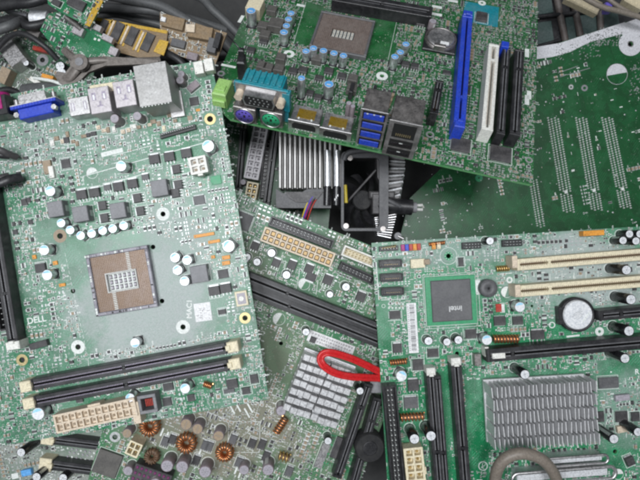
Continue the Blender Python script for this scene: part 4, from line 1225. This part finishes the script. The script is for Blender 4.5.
# --- cooler with fan
mat('fanplastic',(.065,.065,.07),.5,dust=.5,dcol=(.15,.15,.155))
K=frame('processor_cooler',345,195,372,0)
tag(K.root,'dusty grey finned cooler with black fan shroud in the gap under the tilted board','cooler')
def kl(px,py,h): return K.loc(px,py,h)
f=MB(); mat('coolfin',(.58,.57,.56),.5,.4,dust=.4,dcol=(.36,.34,.32))
for i in range(13):
    x=280+i*5.0; h=22+ (i%2)*1.5
    x0,y0=kl(x,188,h); x1,y1=kl(x+1.5,130,h+6)
    f.box(x0-.75,x0+.75,y0,y1+2,0,h,MM('coolfin'),.3); f.box(x0+1.2,x0+1.7,y0,y1,0,h-5,MM('coolfin'),.1)
    f.tube([(x0,y1-4,h-1),(x0+.8,y1+2,h+3),(x0+1.3,y1+12,h+3)],.6,MM('steel'),6)
partmesh(K.root,'fins',f)
r=MB()
for x in(327.5,337):
    x0,y0=kl(x,186,26); x1,y1=kl(x,150,26); r.tube([(x0,y0,24),(x1,y1,24)],2.3,MM('alu'),14)
    x0,y0=kl(x-.5,205,24); r.tube([(x0,y0,22),(kl(x,186,26)[0],kl(x,186,26)[1],23)],2.6,MM('blkshiny'),12)
    x2,y2=kl(x-.5,198,26)
    if x>330:
        for q in range(3): r.cb(x2-1+q*.9,y2-1+q*1.4,25,25.7,.8,1.5,MM('paper'))  # white flecks paint glints on the pipe's dark lower end
partmesh(K.root,'heat_pipe',r)
b=MB()
# shroud base bar under the fins and open fan frame with rounded corners
x0,y0=kl(276,208,20); x1,y1=kl(331,189,20)
b.prism([(x0,y0),(x1,y0),(x1,y1-2),(x1-4,y1),(x0+22,y1),(x0+17,y1-3),(x0+11,y1-4),(x0+5,y1-3),(x0,y1)],6,20,MM('fanplastic'))
xa,ya=kl(303,192,21); b.prism([(xa-13,ya),(xa-10,ya-4),(xa-5,ya-7),(xa+4,ya-7.5),(xa+10,ya-5),(xa+14,ya)],20,22,MM('chip'))
def rrect(x0,y0,x1,y1,r,n=5):
    P=[]
    for cx,cy,a0 in((x1-r,y1-r,0),(x0+r,y1-r,90),(x0+r,y0+r,180),(x1-r,y0+r,270)):
        for i in range(n+1):
            q=math.radians(a0+90*i/n); P.append((cx+r*math.cos(q),cy+r*math.sin(q)))
    return P
def frame_ring(mb,O_,I_,z0,z1,m):
    n=len(O_); vs=[(x,y,z) for z in(z0,z1) for L_ in(O_,I_) for x,y in L_]; fs=[]
    for i in range(n):
        k=(i+1)%n; fs+=[(i,k,2*n+k,2*n+i),(n+k,n+i,3*n+i,3*n+k),(2*n+i,2*n+k,3*n+k,3*n+i),(k,i,n+i,n+k)]
    mb.add(vs,fs,m)
fx0,fy0=kl(341,231,24); fx1,fy1=kl(388,152,24); t=2.4
frame_ring(b,rrect(fx0,fy0,fx1,fy1,3.5),rrect(fx0+1.8,fy0+1.8,fx1-t*2.6,fy1-t*1.8,3),21,26,MM('fanplastic'))
frame_ring(b,rrect(fx0+1,fy0+1,fx1-1,fy1-1,3.5),rrect(fx0+t,fy0+t,fx1-t*1.4,fy1-t*1.2,4),2,21,MM('hubm'))
# arm along the top edge, hooks and a motor bridge
b.tube(smooth_path([(fx0+2,fy1-6,27),(fx0+7,fy1-.5,28),(fx1,fy1+.5,29),(fx1+9,fy1-.5,28)],6),1.9,MM('fanplastic'),10)
b.tube(smooth_path([(fx0+4,fy0+20,14),(fx0+13,fy0+30,18),(fx1-8,fy1-12,20)],6),.9,MM('chip'),8)
b.tube(smooth_path([(fx1-6,fy0+24,22),(fx1+1,fy0+21,23),(fx1+9,fy0+17,22)],5),1.8,MM('fanplastic'),10)
u0=kl(376,152,22); u1=kl(387,192,22); b.prism([(u0[0],u0[1]+1),(u1[0]+1,u0[1]+1),(u1[0]+1,u1[1]),(u1[0]-3,u1[1]+2),(u0[0]+1,u0[1]-18)],12,23.5,MM('chip'))
for qx,qy in((346,226),(350,158),(383,229)): q_=kl(qx,qy,26); b.cyl(q_[0],q_[1],25.9,26.7,1.9,MM('chip'),14,mtop=MM('steeldark'))
partmesh(K.root,'fan_shroud',b)
fan=MB(); cx,cy=kl(362,199,8); cy-=1
fan.lathe([(7.5,2),(7.5,11),(6.6,12.5)],MM('hubm'),cx=cx,cy=cy,n=28)
for i in range(9):
    a=i*2*math.pi/9; vs=[];fs=[]; N_=6
    for k in range(N_+1):
        rr=7+10.5*k/N_; q0=a+.055*(k**1.25)
        for s_,z in((-1,3),(0,7.5),(1,11)):
            q=q0+s_*(.26-.01*k); vs.append((cx+rr*math.cos(q),cy+rr*1.15*math.sin(q),z))
    for k in range(N_):
        for c_ in range(2): u=k*3+c_; fs.append((u,u+1,u+4,u+3))
    fan.add(vs,fs,MM('blk'),smooth=True)
partmesh(K.root,'fan',fan)
g=MB()
for i in range(17):   # fins fanned round the fan, edges rippled
    t_=i/16; xa,ya=kl(387,157+t_*62,18); xb,yb=kl(405.5-abs(t_-.35)*5,160+t_*52,20); hh=20-(i%2)*2.5
    an=math.atan2(yb-ya,xb-xa); L_=math.hypot(xb-xa,yb-ya)
    g.box(-3,L_+(i%2)*.5,-.8,.8,3,hh,MM('alufin' if i%2 else 'steel'),.35,M=Matrix.Translation((xa,ya,0))@Matrix.Rotation(an,4,'Z')@Matrix.Rotation(math.radians(-20),4,'X'))
for i in range(10):
    t_=i/9; xa,ya=kl(374+t_*3,218+t_*17,15); xb,yb=kl(397-t_*6,214+t_*24,15)
    an=math.atan2(yb-ya,xb-xa); L_=math.hypot(xb-xa,yb-ya)
    g.box(0,L_,-.45,.45,2,16,MM('alu' if i%2 else 'steel'),.3,M=Matrix.Translation((xa,ya,0))@Matrix.Rotation(an,4,'Z'))
partmesh(K.root,'side_fins',g)
p=MB(); xa,ya=kl(378,204,22); xb,yb=kl(413,207,22); p.tube([(xa,ya,18),(xb,yb,18)],5.6,MM('blk'),18); p.box(xa-4,xa+5,ya-7,ya+7,10,23,MM('chip'),.6); p.box(xa-6,xa+12,ya+4,ya+9,16,22,MM('chip'),1.)
p.box(xa+1,xa+6,ya-2,ya+3,22.9,23.3,MM('hole'))
pw=MB(); pw.tube([(xb,yb,18),(xb+3,yb,18)],3.8,MM('ferrite'),12); pw.tube([(xb+3,yb+1.4,18),(xb+7.5,yb+1.6,18)],1.1,MM('dustwhite'),8); pw.tube([(xb+3,yb-1.4,18),(xb+7.5,yb-1.6,18)],1.1,MM('dustwhite'),8)
o=partmesh(K.root,'push_pin',p); link('pin_tip',pw.mesh('pin_tip'),o)
w=MB(); 
for i,(c) in enumerate(('cableyellow','ps2purple','magenta','blk','redp')):
    if c=='cableyellow': mat('cableyellow',(.62,.48,.03),.4)
    P=[]
    for (qx,qy,hh) in((314,193,20),(309,200,21),(305,209,21),(301,222,17),(300,232,12)):
        u=kl(qx+i*1.3,qy+i*.6,hh); P.append((u[0],u[1],hh+ (i%2)))
    w.tube(smooth_path(P,5),.55,MM(c),6)
u0=kl(345,185,20);u1=kl(346,203,20); w.tube([(u0[0],u0[1],20),(u1[0],u1[1],20)],1.4,MM('cableyellow'),8)
partmesh(K.root,'wires',w)
u=kl(398,236,12); p2=MB(); p2.cyl(u[0],u[1],2,12,2.6,MM('ferrite'),12); p2.tube([(u[0],u[1],11),(u[0]+4,u[1]-2,11)],1.4,MM('steel'),8); partmesh(K.root,'push_pin',p2)

def wmesh(name,mb,label,cat,group=None,origin=None):
    """a loose thing that is one mesh: built in world millimetres, origin moved to its middle"""
    n=len(mb.v); c=Vector((sum(v.x for v in mb.v)/n,sum(v.y for v in mb.v)/n,min(v.z for v in mb.v)))
    mb.v=[v-c for v in mb.v]; o=link(name,mb.mesh(name),None,c); tag(o,label,cat,group); return o
# --- red data cable
def cable(pts,r,m,n=10,ry=None):
    P=smooth_path([wp(*q) for q in pts],10); return MB().tube(P,r,m,n,ry=ry)
def twin(pts,r,m,gap):
    P=smooth_path([wp(*q) for q in pts],12); a=MB(); L=[];R=[]
    for i,p in enumerate(P):
        t=(P[min(i+1,len(P)-1)]-P[max(i-1,0)]).normalized(); n_=Vector((-t.y,t.x,0)).normalized(); L.append(p+n_*gap); R.append(p-n_*gap)
    a.tube(L,r,m,10); a.tube(R,r,m,10); a.tube(P,gap*.5,m,8,ry=r*.3); return a
red=twin([(402,381,346),(382,378.5,344),(366,377.5,338),(350,376.5,333),(335,373,329),(324,366,327),(320.5,359,327),(324,353.5,327),(333,353,328),(350,358,332),(366,365,337),(382,372.5,343),(402,379,346)],1.25,MM('red'),1.3)
wmesh('data_cable',red,'looped bright red flat cable coming from under the lower right board over a heatsink','cable')
cc=MB(); 
for k in range(1):
    a=wp(377,382,350); cc.box(a.x-5,a.x+5,a.y-7,a.y+1,a.z-4,a.z+3,MM('ferrite'),.5)
wmesh('cable_plug',cc,'small grey plug in the dark gap just below the red cable','plug')
rub=cable([(496,500,318),(495,482,317),(498,468,312),(505,459,309),(516,454,308),(528,454,308),(541,459,309),(551,469,312),(558,484,317),(560,500,318)],3.6,MM('rubber'),16)
wmesh('rubber_cable',rub,'brownish grey rubber cable arching over the bottom edge by the large heatsink','cable')

# --- memory module, gold-edged
mat('modyellow',(.58,.36,.04),.4,.25,dust=.35,dcol=(.35,.28,.2)); mat('modbrown',(.24,.165,.09),.45,.1,dust=.4,dcol=(.25,.22,.18))
Mo=frame('memory_module',130,38,352,-13)
tag(Mo.root,'yellow memory stick with a row of black chips lying at the top left','memory module')
def mp(px,py,h=0): return Mo.loc(px,py,h)
a=MB(); a.prism([mp(*q) for q in((93,17),(168,31),(165,50),(155,62),(88,44))],-1.4,0,MM('modbrown'))
a.prism([mp(*q) for q in((94,17),(168,31),(167,34),(93,20))],0,.5,MM('modyellow')); a.prism([mp(*q) for q in((160,40),(169,42),(164,56),(154,52))],0,1.,MM('modyellow'))
partmesh(Mo.root,'module_board',a)
for i,(x,y) in enumerate(((103,26),(117,31),(131.5,36),(147.5,42))):
    c=MB(); cx,cy=mp(x,y,1.2); w_=6.3 if i else 4.5; c.cb(0,0,0,1.5,w_,13-(3 if i==0 else 0),MM('chip'),.2,M=Matrix.Shear('XY',4,(.28,0)) if False else None); o=link('memory_chip',c.mesh('memory_chip'),Mo.root,(cx,cy,0),math.radians(-12))
for i,(x,y) in enumerate(((110,30),(124.5,35),(139.5,41))):
    c=MB(); cx,cy=mp(x,y,.8); c.cb(0,0,0,.9,1.5,14,MM('beige'),.1); c.cb(1.8,0,0,.5,1.3,15,MM('modyellow')); c.cb(-1.6,0,0,.5,.9,15,MM('modyellow')); link('divider_strip',c.mesh('divider_strip'),Mo.root,(cx,cy,0),math.radians(-12))
# --- brown card with parts
Bc=frame('expansion_card',195,38,356,-14)
tag(Bc.root,'brown card with metal shields, between the yellow memory stick and the tilted board','circuit card')
Bc.sheet([(160,12),(227,33),(214,68),(196,62),(160,48)],MM('modbrown'),[])
chip(Bc,173,22,22,12,3,'','modbrown',0,'metal_shield'); chip(Bc,200,32,24,13,5,'','modbrown',4,'metal_shield'); chip(Bc,190,28,9,8,7,'','beige',10,'plug_header'); chip(Bc,217,40,6,16,7,'','blk',0,'plug_header')
chip(Bc,212,45,9,14,6,'','chipgrey',0,'plug_header'); chip(Bc,192,56,11,7,5,'','purplecap',0,'plug_header'); chip(Bc,163,19,5,4,5,'','paper',0,'plug_pin')
chip(Bc,178,43,14,8,3,'','chipgrey'); scatter(Bc,160,seed=71,big=20,view=(150,0,240,80)); Bc.finish()
# --- narrow green card with yellow edge, and the card below it
pk=pcb('pcb_card',(.012,.16,.06),(.03,.26,.12),(.3,.33,.3),dust=.35,dlo=.5,dhi=.8)
R1=frame('expansion_card',85,12,338,-28)
tag(R1.root,'narrow green card with a yellow edge at the top left corner','circuit card')
R1.sheet([(45,-20),(110,-20),(103,2),(90,27),(60,12),(48,4)],pk,[])
q=[R1.loc(*t) for t in((97,-20),(110,-20),(103,2),(90,27),(85,25),(96,1))]; e=MB(); e.prism(q,0,.4,MM('modyellow')); partmesh(R1.root,'yellow_edge',e)
chip(R1,76,3,18,10,2,'y','chip'); chip(R1,56,2,9,6,2,'','chip'); scatter(R1,120,seed=81,big=20,view=(40,-10,110,40)); R1.finish()
R2=frame('expansion_card',85,42,346,-25)
tag(R2.root,'green card with silver corner blocks and bare solder mask, under the grey forked lever','circuit card')
R2.sheet([(48,14),(62,10),(90,24),(120,52),(115,62),(60,55),(40,30)],pk,[])
for x,y,w_,l_ in((77.5,30.5,11,8),(96,27,10,6),(107,38,12,6),(113,51,9,8)): chip(R2,x,y,w_,l_,4,'','usbmetal',0,'metal_shield')
b_=MB(); u=R2.loc(66,17,3); v=R2.loc(82,30,3); b_.tube([(u[0],u[1],3),(v[0],v[1],3)],2.,MM('steeldark'),8); partmesh(R2.root,'bracket_rod',b_)
R2.patch(95,39,1.5,1.5,MM('silk')); R2.patch(99,40,1.5,1.5,MM('silk')); R2.markpoly([(68,38),(90,32),(118,56),(80,50)])
scatter(R2,70,seed=83,big=20,view=(40,0,130,70)); R2.finish()
# --- cluttered board in the corner
J=frame('motherboard',30,60,366,-25)
tag(J.root,'cluttered small dusty board in the top left corner with ring, red part and metal cylinder','circuit board',GRP)
hole(J,42.5,60,1.8,4.4,'ferrite')
pj=pcb('pcb_corner',(.02,.10,.045),(.04,.16,.08),(.22,.21,.2),dust=.7,dlo=.4,dhi=.62)
J.sheet([(-30,-10),(30,10),(75,35),(95,60),(90,110),(-30,120)],pj,J.holes)
def fcy():
    a=MB(); a.tube([(-6,0,7),(6,0,7)],6.,MM('alufin'),20); a.box(-8,8,-7,7,0,3,MM('steeldark'),.3); a.box(6.5,8.5,-8,4,3,8,MM('steel'),.2); return {'':a}
J.put('metal_cylinder',None,fcy,37.5,16,12,20)
iobox(J,9,50,12,22,12,'steel','top',name='port_block',rot=62-0); chip(J,33,31,14,9,9,'','steeldark',0,'metal_shield'); chip(J,40,49,15,4,5,'','redp',12,'clip',label='red plastic piece')
cap(J,60,66,10,14,'black'); cap(J,61,73,10,14,'poly'); cap(J,26,63,6,8,'black'); chip(J,3,75,10,16,8,'','tan',0,'plug_header'); chip(J,47,77,12,5,5,'','orange',10,'plug_header'); chip(J,38,83,20,4,7,'','whitep',-8,'plug_header')
chip(J,15,12,24,3,9,'','ferrite',12,'lead_strip'); chip(J,45,34,6,8,6,'','blk')
scatter(J,520,seed=91,big=30,scale=1.2,view=(-20,-20,110,120)); J.finish()
# --- forked lever
Lv=MB(); lm=mat('leverm',(.17,.15,.135),.42,.2,dust=.35,dcol=(.3,.28,.26))
def wtube(mb,pts,r,m,ry=None,n=12): mb.tube(smooth_path([wp(*q) for q in pts],8),r,m,n,ry=ry)
wtube(Lv,[(64,50,322),(72,57,320),(84,61,319),(104,60,322),(130,61,328),(160,60,336)],2.3,lm,1.6)
wtube(Lv,[(84,60,319),(76,70,320),(68,79,322),(60,77,324)],3.0,lm,1.6)
L_out=[(65.5,46),(75,54),(86,58),(105,56),(140,58.5),(158,60),(158,64),(140,64),(105,65.5),(88,72),(80,80),(68,86),(59,83),(54,75),(57,71),(65,72.5),(70,66),(67.5,57),(63.5,50)]
P_=[wp(q[0],q[1],321) for q in L_out]; zc=P_[0].z
Lv.prism([(p.x,p.y) for p in P_],zc-3,zc-.4,lm)
c=wp(81,63,318); Lv.cyl(c.x,c.y,c.z-1.5,c.z+2.2,5.2,lm,20); Lv.cyl(c.x,c.y,c.z+2.2,c.z+2.7,2.6,MM('ferrite'),16)
wmesh('forked_lever',Lv,'brown grey forked lever with round pivot across the small cards at top left','lever')
Wt=MB(); wtube(Wt,[(34,78,345),(52,81,342),(66,86,340),(78,88,345)],1.1,MM('silk')); _w=MB(); wtube(_w,[(24,92,352),(45,90,346),(62,92,344),(82,90,346)],5.5,MM('cablegrey'),ry=4); wmesh('black_cable',_w,'thick dark grey cable lying just above the blue port','cable')
wmesh('white_cable',Wt,'thin white cable end lying above the blue port at the left','cable')
# --- cables at the top
for i,(pts,r_,lab) in enumerate((
    ([(-30,40,350),(10,26,345),(30,20,372),(70,30,392),(90,10,392),(130,9,382),(170,14,386),(226,30,402)],3.4,'grey cable nearest the yellow memory stick at the top left'),
    ([(95,-8,380),(130,0,378),(160,6,378),(190,22,380),(215,34,392),(240,60,402)],3.8,'grey cable curving down between the brown card and the tilted board'),
    ([(110,-10,396),(190,-6,396),(215,12,396),(238,34,402)],3.4,'grey cable along the very top edge left of the tilted board'),
    ([(80,26,398),(110,14,394),(150,22,396),(190,34,402)],3.0,'thin dark cable behind the yellow memory stick'))):
    wmesh('grey_cable',cable(pts,r_,MM('cablegrey')),lab,'cable','grey cables in the pile')
wmesh('black_cable',cable([(-20,28,360),(10,20,356),(30,26,352),(50,22,356)],3.2,MM('blackcable')),'black cable in the top left corner beside the metal cylinder','cable')
a=MB(); wtube(a,[(-12,148,300),(0,150,301),(8,154,304),(17,157,309)],2.0,MM('chip'),ry=1.4); wtube(a,[(-12,150,303),(0,155,303),(9,156,306)],2.0,MM('blk')); wtube(a,[(-12,186,300),(0,183,301),(10,179,303),(21,177,308)],2.8,MM('blk'),ry=1.8); wtube(a,[(-12,180,302),(0,178,303),(9,176,306)],2.2,MM('chip'))
wmesh('cable_bundle',a,'black plastic cable ends poking in over the left edge of the pale green board','cable')
for pts,r_,lab in (([(-12,60,352),(8,38,346),(24,34,342),(44,46,344),(58,60,350)],2.0,'thin black cable looping over the cluttered corner board'),
    ([(-10,8,350),(14,4,346),(34,2,344),(60,-8,346)],3.6,'thick black cable crossing the very top left corner'),
    ([(120,64,356),(150,50,360),(176,58,356),(196,80,362)],2.6,'black cable under the end of the grey forked lever'),
    ([(-12,96,340),(6,90,345),(20,94,350),(34,104,356)],2.4,'black cable above the pink port at the left edge')):
    wmesh('black_cable',cable(pts,r_,MM('blackcable')),lab,'cable')
a=MB(); wtube(a,[(-20,22,400),(60,20,402),(100,40,404),(170,60,405),(230,52,405)],6.,MM('blackcable'),4); wmesh('black_cable',a,'thick black cable deep in the gap under the yellow memory stick','cable')
# --- plastic cage top right
Cg=frame('plastic_cage',585,20,430,4)
tag(Cg.root,'dark plastic cage with grey green square openings at the top right','cage')
a=MB(); pn=mat('cagepanel',(.045,.075,.07),.45,dust=.4,dcol=(.13,.15,.15)); a.prism([Cg.loc(*q) for q in((520,-30),(700,-30),(700,60),(520,70))],-6,-4,MM('blk')); partmesh(Cg.root,'back_plate',a)
for x,y,w_,l_ in((543,34,20,24),(543,4,18,20),(571,29,8,24),(588,22,20,26),(610,22,18,22),(588,-8,20,20)):
    c=MB(); q=Cg.loc(x,y,-3); k_=Cg.k(x,y); c.cb(0,0,-4,-2.5,w_*k_,l_*k_,pn,.3); link('panel',c.mesh('panel'),Cg.root,(q[0],q[1],0),math.radians(4))
c=MB()
for p0,p1,w_ in(((524,18),(625,8),3.5),((524,50),(560,40),3)): 
    u=Cg.loc(*p0);v=Cg.loc(*p1); c.tube([(u[0],u[1],0),(v[0],v[1],0)],w_*.5,MM('blk'),8)
for p0,p1 in(((556,-8),(567,45)),((572,-8),(582,40)),((600,5),(602,40))):
    u=Cg.loc(*p0);v=Cg.loc(*p1); c.tube([(u[0],u[1],-1),(v[0],v[1],-1)],2.8,MM('brownbar') if 'brownbar' in MATS else mat('brownbar',(.075,.06,.055),.5),8)
partmesh(Cg.root,'ribs',c)
# --- cream plugs and dark wires
a=MB(); P0=wp(568,-1,400);P1=wp(597,11,398); d=(P1-P0).normalized(); n_=Vector((-d.y,d.x,0))
ang=math.atan2(d.y,d.x); a.box(-3,(P1-P0).length,-5.2,5.2,0,7,MM('creamplug') if 'creamplug' in MATS else mat('creamplug',(.58,.50,.34),.45,dust=.3),.8,M=Matrix.Translation(P0)@Matrix.Rotation(ang,4,'Z'))
wmesh('cream_plug',a,'long cream plastic plug lying across the dark cage at the top right','plug')
a=MB(); P=wp(632,2,396); a.cb(0,0,0,7,16,13,MM('creamplug'),.8,M=Matrix.Translation(P)@Matrix.Rotation(-.5,4,'Z')); wmesh('cream_plug',a,'short cream plug in the extreme top right corner','plug')
a=MB(); P=wp(605,10,392); a.cb(0,0,0,6,5,7,MM('ps2purple'),.5,M=Matrix.Translation(P)); wmesh('blue_clip',a,'tiny dark blue clip at the end of the long cream plug','clip')
for pts,r_,lab in((([(598,-10,385),(615,4,385),(632,14,386),(652,24,388)]),1.6,'thin grey wire running diagonally past the short cream plug'),(([(575,-8,380),(600,6,380),(622,12,382),(650,20,384)]),2.0,'dark brown wire beside the tiny blue clip')):
    wmesh('thin_wire',cable(pts,r_,MM('rubber')),lab,'wire','thin wires at the top right')
a=MB(); wtube(a,[(500,-8,402),(520,10,404),(522,40,408),(530,60,412)],3,MM('blackcable')); wmesh('black_cable',a,'black cable in the gap between the tilted board and the plastic cage','cable')

# ================================================================== SETTING
fl=MB(); fm=mat('floorm',(.035,.035,.035),.7,dust=.3,dcol=(.08,.08,.075)); fl.box(-1500,1500,-1500,1500,-6,0,fm)
o=link('ground',fl.mesh('ground')); o['kind']='structure'

w=bpy.data.worlds.new('World'); scene.world=w; w.use_nodes=True
bg=w.node_tree.nodes['Background']; bg.inputs['Color'].default_value=(.86,.93,1.,1); bg.inputs['Strength'].default_value=.14
def area(name,loc,target,size,sy,power,col):
    l=bpy.data.lights.new(name,'AREA'); l.shape='RECTANGLE'; l.size=size; l.size_y=sy; l.energy=power; l.color=col
    o=bpy.data.objects.new(name,l); COL.objects.link(o); o.location=Vector(loc); d=Vector(target)-Vector(loc)
    o.rotation_euler=d.to_track_quat('-Z','Y').to_euler(); return o
area('ceiling_lamp',(-.36,-.04,1.08),(-.06,-.02,.1),.36,.32,6.0,(.93,.965,1.))
area('window_lamp',(.10,.14,1.5),(.05,-.02,.1),.3,.26,10.2,(.95,.97,1.))

cam=bpy.data.cameras.new('camera'); co=bpy.data.objects.new('camera',cam); COL.objects.link(co)
co.location=(0,0,CAMZ*S); cam.sensor_width=36; cam.lens=36*F/W; cam.clip_start=.01; cam.clip_end=20
cam.dof.use_dof=True; cam.dof.focus_distance=.335; cam.dof.aperture_fstop=16
scene.camera=co
scene.view_settings.view_transform='Standard'; scene.view_settings.look='None'; scene.view_settings.exposure=0; scene.view_settings.gamma=1
scene.cycles.max_bounces=6
scene.cycles.filter_width=2.6
